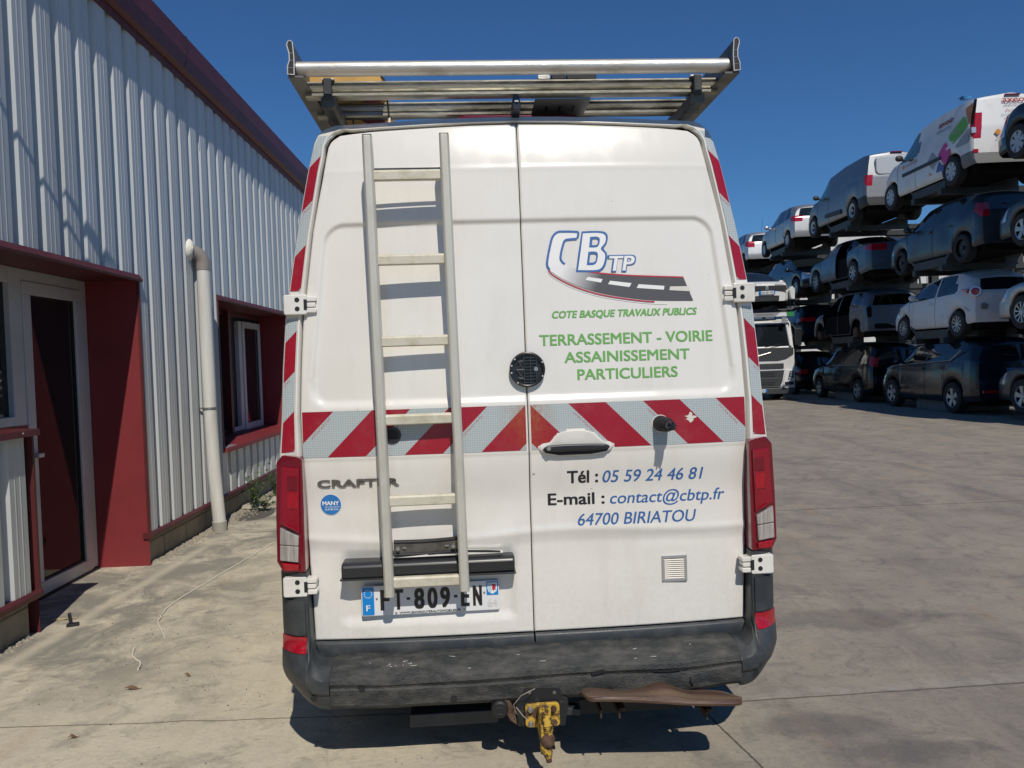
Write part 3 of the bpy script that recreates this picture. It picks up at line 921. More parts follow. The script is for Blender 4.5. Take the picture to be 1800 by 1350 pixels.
for side in (-1, 1):
    sx_ = np.linspace(.8105, 1.028, 26)
    tz_ = np.r_[np.linspace(0, .30, 9), [.305, .31, .318, .325], np.linspace(.34, 1, 24)]
    zt_ = np.interp(sx_, [.81, .855, .880, .893, .8975, .8985, 1.03], [.425, .425, .445, .475, .52, .785, .785])
    vs = []; fs = []
    for i, x in enumerate(sx_):
        e = (x - .81) / .218
        zb_ = .272 + .028 * e ** 2
        ztop = zt_[i]
        for t in tz_:
            z = zb_ + t * (ztop - zb_) if ztop < .6 else (zb_ + t * (ztop - zb_))
            z = zb_ + (ztop - zb_) * (t if ztop < .53 else t ** 1.35)
            xx = .81 + (x - .81) * (1 - .30 * max(0, (.40 - z) / .125) ** 1.7)
            if z > .47: xx = min(xx, float(sil_x(z)) + .006)
            vs.append((side * xx, corner_y(x, z), z))
    k = len(tz_)
    for i in range(len(sx_) - 1):
        for j in range(k - 1):
            q = (i * k + j, (i + 1) * k + j, (i + 1) * k + j + 1, i * k + j + 1)
            fs.append(q if side > 0 else q[::-1])
    # returns: outer flank, underside and inner edge
    n0 = len(vs)
    vs += [(v[0], .22, v[2]) for v in vs[-k:]]
    for j in range(k - 1):
        fs.append(((len(sx_) - 1) * k + j, n0 + j, n0 + j + 1, (len(sx_) - 1) * k + j + 1))
    n1 = len(vs)
    for i in range(len(sx_)): vs.append((vs[i * k][0], .12, vs[i * k][2]))
    for i in range(len(sx_) - 1): fs.append((i * k, (i + 1) * k, n1 + i + 1, n1 + i))
    n2 = len(vs)
    for i in range(len(sx_)): vs.append((vs[i * k + k - 1][0], .12, vs[i * k + k - 1][2]))
    for i in range(len(sx_) - 1): fs.append((i * k + k - 1, (i + 1) * k + k - 1, n2 + i + 1, n2 + i))
    CT = mk('corner_trim', vs, fs, PLASTIC, VAN, smooth=32)
    m = MB()
    for q in range(8):
        pass
    gx = np.linspace(.917, 1.0, 8); gz = np.linspace(.535, .672, 6)
    def shell(name, x0, x1, z0, z1, off, mat, nx=9, nz=6):
        gx = np.linspace(x0, x1, nx); gz = np.linspace(z0, z1, nz)
        v = [(side * a, corner_y(a, b) - off, b) for b in gz for a in gx]
        f = [(j * nx + i, j * nx + i + 1, (j + 1) * nx + i + 1, (j + 1) * nx + i) for j in range(nz - 1) for i in range(nx - 1)]
        ring = [i for i in range(nx)] + [j * nx + nx - 1 for j in range(1, nz)] + [(nz - 1) * nx + i for i in range(nx - 2, -1, -1)] + [j * nx for j in range(nz - 2, 0, -1)]
        b0 = len(v)
        v += [(v[r][0], v[r][1] + off + .004, v[r][2]) for r in ring]
        f += [(ring[i], b0 + i, b0 + (i + 1) % len(ring), ring[(i + 1) % len(ring)]) for i in range(len(ring))]
        return mk(name, v, f, mat, CT, smooth=35)
    shell('corner_panel', .917, 1.002, .535, .675, .007, PLASTIC)
    shell('corner_reflector', .914, 1.022, .470, .527, .006, RED_REF)
    m = MB(); m.cyl((side * .875, corner_y(.875, .325) - .002, .322), (side * .875, corner_y(.875, .325) + .02, .322), .0125, 16)
    m.build('parking_sensor', BLACK, CT)
for sx_, z in ((-.335, .297), (.28, .300)):
    m = MB(); m.cyl((sx_, -.1275, z), (sx_, -.09, z), .0125, 16)
    m.build('parking_sensor', BLACK, BMP)
# broken clip openings and cracks
m = MB()
m.prism([(.205, .374), (.252, .384), (.262, .372), (.235, .366), (.208, .362)], 'y', -.1345, -.125)
m.prism([(-.70, .372), (-.685, .366), (-.672, .372), (-.676, .356), (-.692, .351)], 'y', -.134, -.12)
m.prism([(.45, .362), (.54, .368), (.56, .360), (.50, .357)], 'y', -.1325, -.12)
m.prism([(.600, .332), (.604, .318), (.612, .300), (.606, .299), (.598, .316)], 'y', -.131, -.11)
m.build('bumper_crack', BLACK, BMP)
SCUFF = M('scuff_white', (.42, .42, .41), .7)
m = MB()
for q in range(26):
    x = rng.uniform(-.60, -.50) if q < 12 else rng.uniform(-.75, .78)
    s_ = rng.uniform(.004, .012) if q < 12 else rng.uniform(.006, .03)
    yy_ = rng.uniform(-.075, -.05) if q < 12 else rng.uniform(-.112, -.035)
    def tz(x, y): return .438 + (y + .03) / .086 * .037 + .003 * math.sin(x * 9) * .3 + .004 * math.sin(x * 3.3 + 1) + .0022
    dx, dy = s_, rng.normal() * .003
    m.add([(x, yy_, tz(x, yy_)), (x + dx, yy_ + dy, tz(x, yy_ + dy)), (x + dx * .9, yy_ + dy - .003, tz(x, yy_ + dy - .003)), (x + dx * .2, yy_ - .002, tz(x, yy_ - .002))], [(0, 1, 2, 3)])
m.build('bumper_scuff', SCUFF, BMP)
MB().box(-.52, -.16, .02, .14, .125, .178).build('exhaust_guard', PLASTIC, VAN, bevel=.004)
MB().box(-.75, .75, .10, .30, .20, .262).build('chassis_beam', BLACK, VAN)

# ------------------------------------------------------------------ fittings on the doors
def flat(name, pts2, faces, y, mat, parent):
    return mk(name, [(a, y, b) for a, b in pts2], faces, mat, parent)
def flat_text(s, x0, x1, z, h, y, mat, parent, name='lettering', **k):
    X, Z, f = text_flat(s, x0, x1, z, h, **k)
    return mk(name, [(a, y - c, b) for a, b, c in zip(X, Z, text_flat.lev)], f, mat, parent)
def disc_pts(cx, cz, r, n=24, ry=None):
    return [(cx + r * math.cos(2 * math.pi * k / n), cz + (ry or r) * math.sin(2 * math.pi * k / n)) for k in range(n)]

# number plate
PLATE_W = M('plate_white', (0.74, 0.75, 0.76), 0.35, coat=0.3)
EU = M('plate_blue', (0.0, 0.22, 0.62), 0.35)
m = MB(); m.prism(rrect(-.694, -.135, .5945, .7165, .008), 'y', .006, .016)
PLATE = m.build('number_plate', PLATE_W, VAN, bevel=.002)
m = MB(); m.prism(rrect(-.690, -.643, .599, .712, .004), 'y', .0045, .0075)
m.build('country_band', EU, PLATE)
m = MB(); m.prism(rrect(-.187, -.139, .657, .712, .003), 'y', .0045, .0075)
m.build('region_band', EU, PLATE)
ST = M('plate_print_white', (0.8, 0.8, 0.8), 0.4)
X = []; Z = []; F = []
for q in range(12):
    a = rad(30 * q); cx, cz = -.6665 + .0155 * math.cos(a), .685 + .0155 * math.sin(a)
    b = len(X)
    for k in range(10):
        rr_ = .0032 if k % 2 == 0 else .0014
        X.append(cx + rr_ * math.sin(rad(36 * k))); Z.append(cz + rr_ * math.cos(rad(36 * k)))
    F.append(tuple(range(b, b + 10)))
mk('plate_stars', [(a, .0038, b) for a, b in zip(X, Z)], F, ST, PLATE)
flat_text('F', -.6755, -.659, .616, .024, .0038, ST, PLATE, bold=.03)
PB = M('plate_print_black', (0.012, 0.012, 0.014), 0.35)
# seven narrow plate characters and two dashes, each in its own slot
slots = [('F', -.618, -.581), ('T', -.566, -.525), ('8', -.482, -.440), ('0', -.428, -.387), ('9', -.376, -.336), ('E', -.292, -.257), ('N', -.243, -.206)]
for ch, a, b in slots:
    flat_text(ch, a, b, .617, .0805, .0045, PB, PLATE, name='plate_character', bold=.045)
m = MB()
m.prism(rrect(-.512, -.498, .654, .664, .001), 'y', .0045, .0065); m.prism(rrect(-.320, -.306, .654, .664, .001), 'y', .0045, .0065)
m.build('plate_dash', PB, PLATE)
flat_text('WWW.JEANROUYERAUTOMOBILES.FR', -.543, -.294, .5985, .0085, .0045, PB, PLATE, bold=.03)
m = MB()
for px, pz in ((-.632, .664), (-.196, .668), (-.556, .6025), (-.281, .6025)):
    m.cyl((px, .004, pz), (px, .010, pz), .0045, 12)
m.build('plate_rivet', STEEL, PLATE)
PLATE.location = (-.004, .026, -.007)
sh = [(-.183, .708), (-.143, .708), (-.143, .685), (-.147, .671), (-.163, .661), (-.179, .671), (-.183, .685)]
flat('region_shield', sh, [tuple(range(7))], .0040, ST, PLATE)
flat('region_shield', [(-.181, .706), (-.168, .706), (-.168, .666), (-.177, .672), (-.181, .685)], [(0, 1, 2, 3, 4)], .0036, M('shield_blue', (.45, .62, .75), .4), PLATE)
lion = [(-.166, .700), (-.160, .704), (-.154, .700), (-.148, .703), (-.150, .694), (-.146, .690), (-.151, .687), (-.148, .676), (-.154, .680), (-.158, .672), (-.161, .680), (-.167, .676), (-.163, .686), (-.167, .690), (-.161, .693)]
X, Z, f = poly_fill([lion])
mk('region_emblem', [(a, .0034, b) for a, b in zip(X, Z)], f, RED_T, PLATE)
flat_text('64', -.184, -.143, .610, .033, .0045, M('plate_faded', (.66, .66, .66), .4), PLATE, bold=.03)

# plate lamp bar
m = MB()
prof = [(-.020, .757), (-.022, .800), (-.016, .812), (.0, .819), (.07, .82), (.07, .762), (.01, .750)]
m.prism(prof, 'x', -.766, -.074)
LB = m.build('plate_lamp_bar', SATIN, VAN, bevel=.009, segs=4)
m = MB(); m.prism([(-.772, .750), (-.772, .757), (-.070, .754), (-.070, .747)], 'y', -.024, .05)
m.build('lamp_bar_lip', SATIN, LB, bevel=.002)
# torn paint edge above the bar
m = MB()
m.prism([(-.60, .832), (-.45, .836), (-.30, .846), (-.24, .842), (-.12, .834), (-.12, .829), (-.60, .828)], 'y', -.006, .03)
m.build('bent_panel_edge', PLAIN_WHITE, DOOR_L, bevel=.003)
m = MB(); m.prism([(-.42, .838), (-.30, .847), (-.18, .841), (-.13, .836), (-.13, .833), (-.30, .842), (-.42, .8355)], 'y', -.0075, .01)
m.build('panel_gap', BLACK, DOOR_L)

# badge, sticker
def badge():
    X, Z, f = text_flat('CRAFTER', -.857, -.529, 1.1170, .0300, bold=.075)
    Z = Z + (X + .855) * .0
    yy = door_y(X, Z)
    n = len(X)
    v = [(a, b - .0055 - e, c) for a, b, c, e in zip(X, yy, Z, text_flat.lev)] + [(a, b + .001, c) for a, b, c in zip(X, yy, Z)]
    # walls from boundary edges
    cnt = {}
    for p in f:
        for i in range(len(p)):
            e = (p[i], p[(i + 1) % len(p)]); cnt[e] = cnt.get(e, 0) + 1
    walls = [(a, b, b + n, a + n) for (a, b) in cnt if (b, a) not in cnt]
    mk('model_badge', v, list(f) + walls, GREY_CHROME, DOOR_L)
badge()
dp = disc_pts(-.808, 1.0455, .0435, 40)
on_door('sticker', np.array([p[0] for p in dp]), np.array([p[1] for p in dp]), [tuple(range(40))], WHITE_T, DOOR_L, .002)
dp = disc_pts(-.808, 1.0455, .0415, 40)
on_door('sticker', np.array([p[0] for p in dp]), np.array([p[1] for p in dp]), [tuple(range(40))], M('sticker_blue', (.02, .18, .50), .4), DOOR_L, .003)
letter('MANY', -.842, -.774, 1.043, .0165, WHITE_T, DOOR_L, bold=.06, off=.004)
letter('www.many-region.fr', -.834, -.772, 1.034, .0052, WHITE_T, DOOR_L, bold=.03, off=.004)
letter('06 07 88 75 44', -.832, -.778, 1.0225, .0068, WHITE_T, DOOR_L, bold=.04, off=.004)

# louvred vent
m = MB()
def fr(x0, x1, z0, z1, w, y0, y1, m):
    m.box(x0, x1, y0, y1, z1 - w, z1); m.box(x0, x1, y0, y1, z0, z0 + w)
    m.box(x0, x0 + w, y0, y1, z0 + w, z1 - w); m.box(x1 - w, x1, y0, y1, z0 + w, z1 - w)
vy = float(door_y(.59, .72))
fr(.539, .646, .665, .774, .012, vy - .006, vy + .002, m)
VENT = m.build('air_vent', M('vent_frame_metal', (.50, .50, .50), .38, metal=.6), DOOR_R, bevel=.001)
m = MB()
for q in range(10):
    z0 = .6785 + q * .0084
    m.add([(.551, vy - .002, z0 + .0055), (.634, vy - .002, z0 + .0055), (.634, vy - .0065, z0), (.551, vy - .0065, z0),
           (.551, vy + .001, z0 + .005), (.634, vy + .001, z0 + .005)], [(0, 1, 2, 3), (3, 2, 5, 4)])
m.build('louvre', M('louvre_metal', (.42, .405, .37), .45, metal=.3), VENT)
m = MB(); m.box(.550, .635, vy - .0006, vy + .0005, .676, .763); m.build('vent_backing', BLACK, VENT)
m = MB()
for px in (.545, .640):
    for pz in (.671, .768):
        m.cyl((px, vy - .0075, pz), (px, vy, pz), .0028, 10)
m.build('vent_screw', STEEL, VENT)

# door handle with its pressed white surround
hy = float(lean(.19, 1.26))
m = MB()
ol = ([(.034, 1.244), (.040, 1.256), (.052, 1.264), (.082, 1.269)] + [(.190 + .098 * math.cos(t), 1.266 + .050 * math.sin(t) ** .75) for t in np.linspace(math.pi * .93, math.pi * .07, 17)]
      + [(.300, 1.268), (.330, 1.263), (.342, 1.255), (.346, 1.244), (.335, 1.228), (.29, 1.214), (.19, 1.209), (.09, 1.214), (.046, 1.228)])
n = len(ol)
m.add([(a, hy + .001, b) for a, b in ol] + [(a, hy - .009, b) for a, b in grow(ol, .96)] + [(a, hy - .012, b) for a, b in grow(ol, .91)],
      [(i, (i + 1) % n, (i + 1) % n + n, i + n) for i in range(n)] + [(i + n, (i + 1) % n + n, (i + 1) % n + 2 * n, i + 2 * n) for i in range(n)]
      + [tuple(range(2 * n, 3 * n))])
HAND = m.build('door_handle', PLAIN_WHITE, DOOR_R, smooth=40)
m = MB(); m.prism([(.052, 1.243), (.328, 1.244), (.312, 1.226), (.25, 1.2165), (.12, 1.2165), (.065, 1.227)], 'y', hy - .0135, hy - .008)
m.build('handle_recess', BLACK, HAND)
m = MB()
hpth = [(.052, 1.247), (.075, 1.258), (.14, 1.261), (.24, 1.260), (.305, 1.257), (.326, 1.249), (.312, 1.238), (.26, 1.233), (.12, 1.232), (.07, 1.236)]
m.prism(hpth, 'y', hy - .034, hy - .012)
m.build('handle_grip', SATIN, HAND, bevel=.008, segs=4)
m = MB(); m.cyl((.076, hy - .0365, 1.2475), (.076, hy - .02, 1.2475), .0085, 18)
m.build('lock_barrel', STEEL, HAND)

# rubber stub on the right door and lock hole on the left
cy = float(door_y(.54, 1.327))
m = MB(); m.cyl((.541, cy - .004, 1.328), (.541, cy + .004, 1.328), .036, 26)
CAP = m.build('rubber_stub', PLAIN_WHITE, DOOR_R, smooth=30)
m = MB(); m.tube([(.541, cy, 1.328), (.543, cy - .015, 1.328), (.552, cy - .075, 1.3275), (.553, cy - .085, 1.3275)], [.0325, .0325, .0285, .022], 24)
m.build('stub_sleeve', BLACK, CAP, smooth=30)
m = MB(); m.tube([(.553, cy - .08, 1.327), (.556, cy - .118, 1.326), (.557, cy - .124, 1.326)], [.0195, .0185, .012], 20)
for a in range(3):
    t = rad(60 * a + 20)
    m.box(-.0025, .0025, -.138, -.11, -.017, .017, Matrix.Translation((.556, cy, 1.326)) @ Matrix.Rotation(t, 4, 'Y'))
m.build('stub_tip', SATIN, CAP, smooth=30)
ly = float(door_y(-.545, 1.322))
m = MB(); m.tube([(-.545, ly - .008, 1.321), (-.545, ly - .010, 1.321)], [.033, .031], 28)
LK = m.build('lock_cover', SATIN, DOOR_L, smooth=30)
MB().cyl((-.545, ly - .0115, 1.321), (-.545, ly - .009, 1.321), .024, 24).build('lock_recess', BLACK, LK)

# round black moulding over the split
bx, bz = .0035, 1.566
by = float(lean(bx, bz))
m = MB()
def ringgeo(cx, cz, prof, n=40):
    vs = [(cx + r * math.cos(2 * math.pi * k / n), y, cz + r * math.sin(2 * math.pi * k / n)) for (r, y) in prof for k in range(n)]
    fs = [(i * n + k, i * n + (k + 1) % n, (i + 1) * n + (k + 1) % n, (i + 1) * n + k) for i in range(len(prof) - 1) for k in range(n)]
    fs.append(tuple((len(prof) - 1) * n + k for k in range(n)))
    return vs, fs
vs, fs = ringgeo(bx, bz, [(.0725, by + .012), (.0715, by - .012), (.066, by - .015), (.061, by - .012), (.060, by + .002), (.001, by + .002)])
m.add(vs, fs)
BD = m.build('badge_carrier', SATIN, DOOR_R, smooth=35)
m = MB()
for q in range(9):
    z = bz - .052 + q * .0125
    w = math.sqrt(max(0, .057 ** 2 - (z - bz) ** 2))
    m.box(bx - .014, bx + min(.034, w), by - .010, by + .002, z - .0012, z + .0012)
for q in (-.014, .012, .036):
    w = math.sqrt(max(0, .059 ** 2 - q ** 2))
    m.box(bx + q - .001, bx + q + .001, by - .011, by + .002, bz - w, bz + w)
nodes = [(-.044, 0), (-.014, .0), (-.016, .036), (-.036, .033), (-.016, -.036), (-.036, -.033)]
for a, b in ((0, 1), (0, 2), (0, 4), (1, 3), (1, 5), (2, 3), (4, 5)):
    p, q = nodes[a], nodes[b]
    m.tube([(bx + p[0], by - .008, bz + p[1]), (bx + q[0], by - .008, bz + q[1])], .002, 6)
for p in nodes:
    m.cyl((bx + p[0], by - .011, bz + p[1]), (bx + p[0], by + .002, bz + p[1]), .004, 10)
m.build('carrier_rib', M('rib_plastic', (.055, .06, .07), .4), BD)
MB().cyl((bx + .034, by - .013, bz + .001), (bx + .034, by, bz + .001), .0085, 16).build('carrier_bolt', STEEL, BD)
m = MB()
for a in (25, 140, 165, 190, 335, 232):
    t = rad(a)
    m.cyl((bx + .066 * math.cos(t), by - .0158, bz + .066 * math.sin(t)), (bx + .066 * math.cos(t), by - .012, bz + .066 * math.sin(t)), .0032, 8)
m.build('carrier_rivet', M('pale_rivet', (.6, .6, .6), .3), BD)

# ------------------------------------------------------------------ ladder
LAD = empty('ladder', (0, 0, 0), 0, VAN)
def lx(z, base):
    return base - .0115 * (z - .70)
for bx_, zb, zt in ((-.575, .690, 2.490), (-.2785, .698, 2.491)):
    m = MB()
    for (a, b) in ((zb, zt),):
        x0, x1 = lx(a, bx_), lx(b, bx_)
        oct_ = [(-.0195, -.020), (-.012, -.028), (.012, -.028), (.0195, -.020), (.0195, .020), (.012, .026), (-.012, .026), (-.0195, .020)]
        vs = [(x0 + p, -.048 + q, a) for p, q in oct_] + [(x1 + p, -.048 + q, b) for p, q in oct_]
        m.add(vs, [tuple(range(8))[::-1], tuple(range(8, 16))] + [(i, (i + 1) % 8, (i + 1) % 8 + 8, i + 8) for i in range(8)])
    st = m.build('ladder_rail', LADDER, LAD, bevel=.003)
    m = MB(); x1 = lx(zt, bx_)
    m.prism([(x1 - .0185, -.070), (x1 + .0185, -.070), (x1 + .0185, -.028), (x1 - .0185, -.028)], 'z', zt - .002, zt + .005)
    m.build('rail_cap', PLASTIC, st, bevel=.002)
for z in (2.340, 2.012, 1.694, 1.386, 1.066, .742):
    x0, x1 = lx(z, -.575), lx(z, -.2785)
    m = MB()
    m.prism([(-.058, z - .018), (-.058, z + .014), (-.052, z + .021), (-.032, z + .021), (-.028, z + .012), (-.028, z - .014), (-.034, z - .021), (-.052, z - .021)], 'x', x0 + .0165, x1 - .0165)
    m.build('ladder_rung', RUNG, LAD, bevel=.002)
DARKSTEEL = M('dark_bracket_steel', (.16, .15, .135), .5, metal=.6, col2=(.09, .085, .075), nscale=20)
m = MB()
vs = []; fs = []
nst = 14
for i in range(nst):
    t = i / (nst - 1); x = -.556 + .262 * t
    y = -.012 + .012 * math.sin(t * math.pi)
    zz = .870 - .006 * math.sin(t * math.pi) + .004 * t
    vs += [(x, y, zz - .019), (x, y - .002, zz + .019), (x, y + .012, zz + .019), (x, y + .012, zz - .019)]
for i in range(nst - 1):
    for j in range(4):
        fs.append((i * 4 + j, i * 4 + (j + 1) % 4, (i + 1) * 4 + (j + 1) % 4, (i + 1) * 4 + j))
m.add(vs, fs)
BR = m.build('ladder_bracket', DARKSTEEL, LAD, smooth=30)
m = MB()
for x in (-.538, -.318):
    m.cyl((x, -.030, .871), (x, -.008, .871), .0085, 8)
BOLT = m.build('bracket_bolt', STEEL, BR)
for dz in (.024, -.026):
    m = MB()
    pts = [(-.556 + .262 * t, -.008 + .010 * math.sin(t * math.pi), .870 + dz - .006 * math.sin(t * math.pi) + .004 * t) for t in np.linspace(0, 1, 12)]
    m.tube(pts, .0085, 8)
    m.build('rubber_strip', BLACK, BR, smooth=40)
m = MB(); m.box(-.520, -.506, -.0165, -.01, .867, .873); m.box(-.352, -.336, -.0165, -.01, .869, .875)
m.build('slot_highlight', STEEL, BR)
m = MB(); m.box(-.585, -.295, -.030, -.020, 2.362, 2.374)
m.build('upper_bracket', SATIN, LAD, bevel=.003)

# ------------------------------------------------------------------ roof rack
RACK = empty('roof_rack', (0, 0, 0), 0, VAN)
m = MB()
m.tube([(-.866, .02, 2.777), (.866, .02, 2.777)], .0285, 22)
rb = m.build('rear_roller', ALU, RACK, smooth=35)
m = MB()
for s in (-1, 1):
    m = MB()
    m.cyl((s * .866, .02, 2.777), (s * .874, .02, 2.777), .018, 14)
    m.build('roller_end', BLACK, rb)
def crossbar(y, x0, x1):
    m = MB()
    z = 2.71
    prof = [(y - .018, z + .000), (y - .026, z + .006), (y - .026, z + .016), (y - .018, z + .020), (y - .018, z + .024), (y - .028, z + .030), (y - .029, z + .042),
            (y - .022, z + .048), (y - .014, z + .050), (y - .014, z + .056), (y - .022, z + .059), (y - .018, z + .066), (y + .018, z + .066), (y + .024, z + .058), (y + .024, z + .004), (y + .018, z)]
    m.prism(prof, 'x', x0, x1)
    m.build('crossbar', ALU_D, RACK, smooth=25)
for y in (.17, .43, 1.05, 1.75, 2.45, 3.0):
    crossbar(y, -.862, .862)
for s in (-1, 1):
    prof = [(.868, 2.735), (.866, 2.800), (.870, 2.858), (.878, 2.866), (.888, 2.862), (.892, 2.848), (.884, 2.815), (.884, 2.79), (.892, 2.768), (.893, 2.738)]
    m = MB()
    m.prism([(s * a, b) for a, b in prof], 'y', -.035, 3.1)
    m.box(s * .835, s * .893, -.028, 3.1, 2.728, 2.735)
    rl = m.build('side_rail', M('rail_aluminium', (.20, .20, .19), .5, metal=.5, col2=(.085, .080, .066), nscale=5), RACK, bevel=.0)
    m = MB()
    for poly in ([(.8705, 2.823), (.8725, 2.855), (.879, 2.861), (.886, 2.857), (.8885, 2.848), (.882, 2.823)], [(.8695, 2.795), (.8705, 2.818), (.8815, 2.818), (.8805, 2.795)],
                 [(.8705, 2.766), (.8695, 2.790), (.8805, 2.790), (.888, 2.768)], [(.8705, 2.740), (.8705, 2.761), (.889, 2.763), (.890, 2.741)]):
        m.prism([(s * a, b) for a, b in poly], 'y', -.0365, -.034)
    m.build('rail_hollow', BLACK, rl)
    edge = [(s * a, -.0372, b) for a, b in prof]
    m = MB(); m.tube(edge + [edge[0]], .0021, 6, cap=False)
    m.build('rail_edge', M('bright_cut_edge', (.75, .75, .74), .35, metal=.3), rl)
    # mounting rail under the crossbars
    m = MB()
    x0 = .768
    m.prism([(s * (x0 - .028), 2.690), (s * (x0 - .028), 2.702), (s * (x0 - .016), 2.704), (s * (x0 - .016), 2.709), (s * (x0 + .016), 2.709), (s * (x0 + .016), 2.704), (s * (x0 + .028), 2.702), (s * (x0 + .028), 2.665),
             (s * (x0 + .014), 2.660), (s * (x0 - .014), 2.660), (s * (x0 - .028), 2.668)], 'y', .12, 3.0)
    mr = m.build('mounting_rail', M('mounting_rail_grey', (.13, .13, .12), .5, metal=.5, col2=(.05, .048, .04), nscale=6), RACK)
    m = MB(); m.box(s * (x0 - .017), s * (x0 + .016), .112, .138, 2.693, 2.778)
    m.build('rail_end_cap', PLASTIC, mr, bevel=.004)
    m = MB(); m.box(s * (x0 - .026), s * (x0 + .026), .135, .21, 2.777, 2.784)
    m.build('bar_clamp', ALU, mr, bevel=.002)
m = MB()
for (a, b) in ((.155, .215), (.220, .345)):
    m.prism(rrect(a, b, 2.776, 2.800, .007, 3), 'y', .15, .19)
m.build('rubber_pad', BLACK, RACK, bevel=.003)
m = MB(); m.prism(rrect(.098, .150, 2.777, 2.795, .006, 3), 'y', .15, .19)
m.build('pad_holder', ALU, RACK, bevel=.002)
m = MB(); m.box(.088, .325, .19, .62, 2.704, 2.709)
mp_ = m.build('mounting_plate', M('plate_grey', (.16, .165, .165), .55, metal=.3), RACK)
m = MB()
for x in (.147, .205, .265):
    m.box(x - .005, x + .005, .27, .34, 2.7030, 2.7036)
m.build('plate_slot', BLACK, mp_)

# third brake lamp and camera on the roof edge
m = MB()
m.add([(-.295, .30, 2.645), (.315, .30, 2.640), (.315, .42, 2.68), (-.295, .42, 2.68), (-.215, .30, 2.679), (.275, .30, 2.676), (.265, .42, 2.70), (-.205, .42, 2.70)],
      [(0, 1, 5, 4), (4, 5, 6, 7), (0, 4, 7, 3), (1, 2, 6, 5)])
m.build('high_brake_light', RED_DARK, VAN, bevel=.006)
m = MB()
m.prism([(-.017, 2.628), (-.019, 2.655), (-.012, 2.694), (.010, 2.694), (.018, 2.655), (.017, 2.628)], 'y', .085, .20)
CAMR = m.build('reversing_camera', SATIN, VAN, bevel=.006, segs=3)
m = MB(); m.box(-.008, .008, .078, .095, 2.660, 2.668)
m.build('camera_lens', STEEL, CAMR)
m = MB(); m.box(-.018, .017, .155, .175, 2.60, 2.640); m.build('camera_foot', SATIN, CAMR, bevel=.004)

# ------------------------------------------------------------------ tow hitch and step
HITCH = empty('tow_hitch', (0, 0, 0), 0, VAN)
TOWB = M('worn_black_steel', (.018, .020, .023), .5, metal=.2, col2=(.085, .078, .068), nscale=16, lo=.55, hi=.75, bump=.15)
m = MB()
m.prism([(-.060, .329), (.080, .322), (.086, .290), (.092, .282), (.110, .275), (.113, .255), (.098, .165), (-.088, .172), (-.097, .276), (-.078, .284)], 'y', -.125, -.113)
hp_ = m.build('hitch_plate', TOWB, HITCH, bevel=.004)
m = MB()
for x, z in ((-.040, .306), (.058, .300)):
    m.cyl((x, -.1275, z), (x, -.12, z), .007, 12)
m.build('plate_hole', M('hole_grey', (.12, .115, .105), .7), hp_)
YEL = M('worn_yellow_paint', (.56, .36, .045), .45, col2=(.09, .050, .026), nscale=17, lo=.50, hi=.60, rough2=.8, bump=.2)
YEL2 = M('chipped_yellow_paint', (.55, .36, .05), .4, col2=(.075, .042, .024), nscale=34, lo=.46, hi=.52, rough2=.7, bump=.3, detail=3)
m = MB(); m.prism(rrect(-.060, .074, .178, .270, .016), 'y', -.152, -.136)
fl = m.build('hitch_flange', YEL, HITCH, bevel=.003)
for x, z in ((-.040, .252), (.050, .250), (-.040, .196), (.052, .196)):
    m = MB(); m.cyl((x, -.163, z), (x, -.150, z), .0125, 6); m.cyl((x, -.172, z), (x, -.16, z), .0075, 12)
    m.build('flange_bolt', RUSTY if x > 0 else STEEL, fl, bevel=.001)
m = MB()
m.box(-.014, .004, -.30, -.150, .165, .255)
m.prism([(-.150, .262), (-.235, .282), (-.262, .275), (-.262, .14), (-.240, .115), (-.215, .125), (-.20, .17), (-.150, .180)], 'x', -.012, .003)
m.build('hitch_arm', YEL, HITCH, bevel=.004)
m = MB()
m.tube([(.010, -.285, .215), (.010, -.285, .258), (.010, -.280, .285)], [.020, .019, .017], 18)
for q in range(4):
    m.tube([(.010, -.285, .228 + q * .008), (.010, -.285, .232 + q * .008)], [.0225, .0225], 18)
m.build('hitch_collar', YEL2, HITCH, smooth=30)
m = MB()
lp = [(.010 + .012 * math.cos(t), -.278, .297 + .020 * math.sin(t)) for t in np.linspace(-.6, 3.74, 14)]
m.tube(lp, .0055, 8)
m.build('pin_loop', YEL2, HITCH, smooth=40)
m = MB(); m.ball((.010, -.290, .196), .0285, 22, 14)
m.build('tow_ball', RUSTY, HITCH, smooth=60)
m = MB()
m.tube([(.008, -.287, .168), (.009, -.287, .145), (.012, -.287, .128)], [.020, .019, .013], 14)
m.build('pin_foot', YEL2, HITCH, smooth=40)
m = MB(); m.tube([(.012, -.287, .130), (.014, -.288, .112)], .011, 12)
m.build('pin_end', RUSTY, HITCH, smooth=40)
m = MB(); m.tube([(-.158, -.150, .252), (-.158, -.144, .252), (-.158, -.07, .252)], [.026, .033, .031], 22)
sk = m.build('trailer_socket', BLACK, HITCH, smooth=30)
m = MB()
m.box(-.168, -.148, -.1535, -.148, .236, .240); m.box(-.172, -.150, -.1535, -.148, .262, .266)
m.build('socket_mark', PLASTIC, sk)
m = MB(); m.prism([(-.150, .280), (-.118, .272), (-.098, .24), (-.092, .175), (-.118, .195), (-.135, .23)], 'y', -.118, -.105)
m.build('socket_bracket', RUSTY, HITCH, bevel=.003)
m = MB(); pts = [(-.095, -.15, .235), (-.104, -.155, .275), (-.075, -.16, .31), (-.045, -.17, .328), (-.02, -.15, .33)]
m.tube([pts[0]] + [tuple(p) for p in pts[1:]], .0016, 6)
m.tube([(-.095, -.15, .262), (-.07, -.17, .235), (-.055, -.18, .225)], .002, 6)
m.build('wire', M('pale_wire', (.30, .28, .24), .5), HITCH, smooth=60)
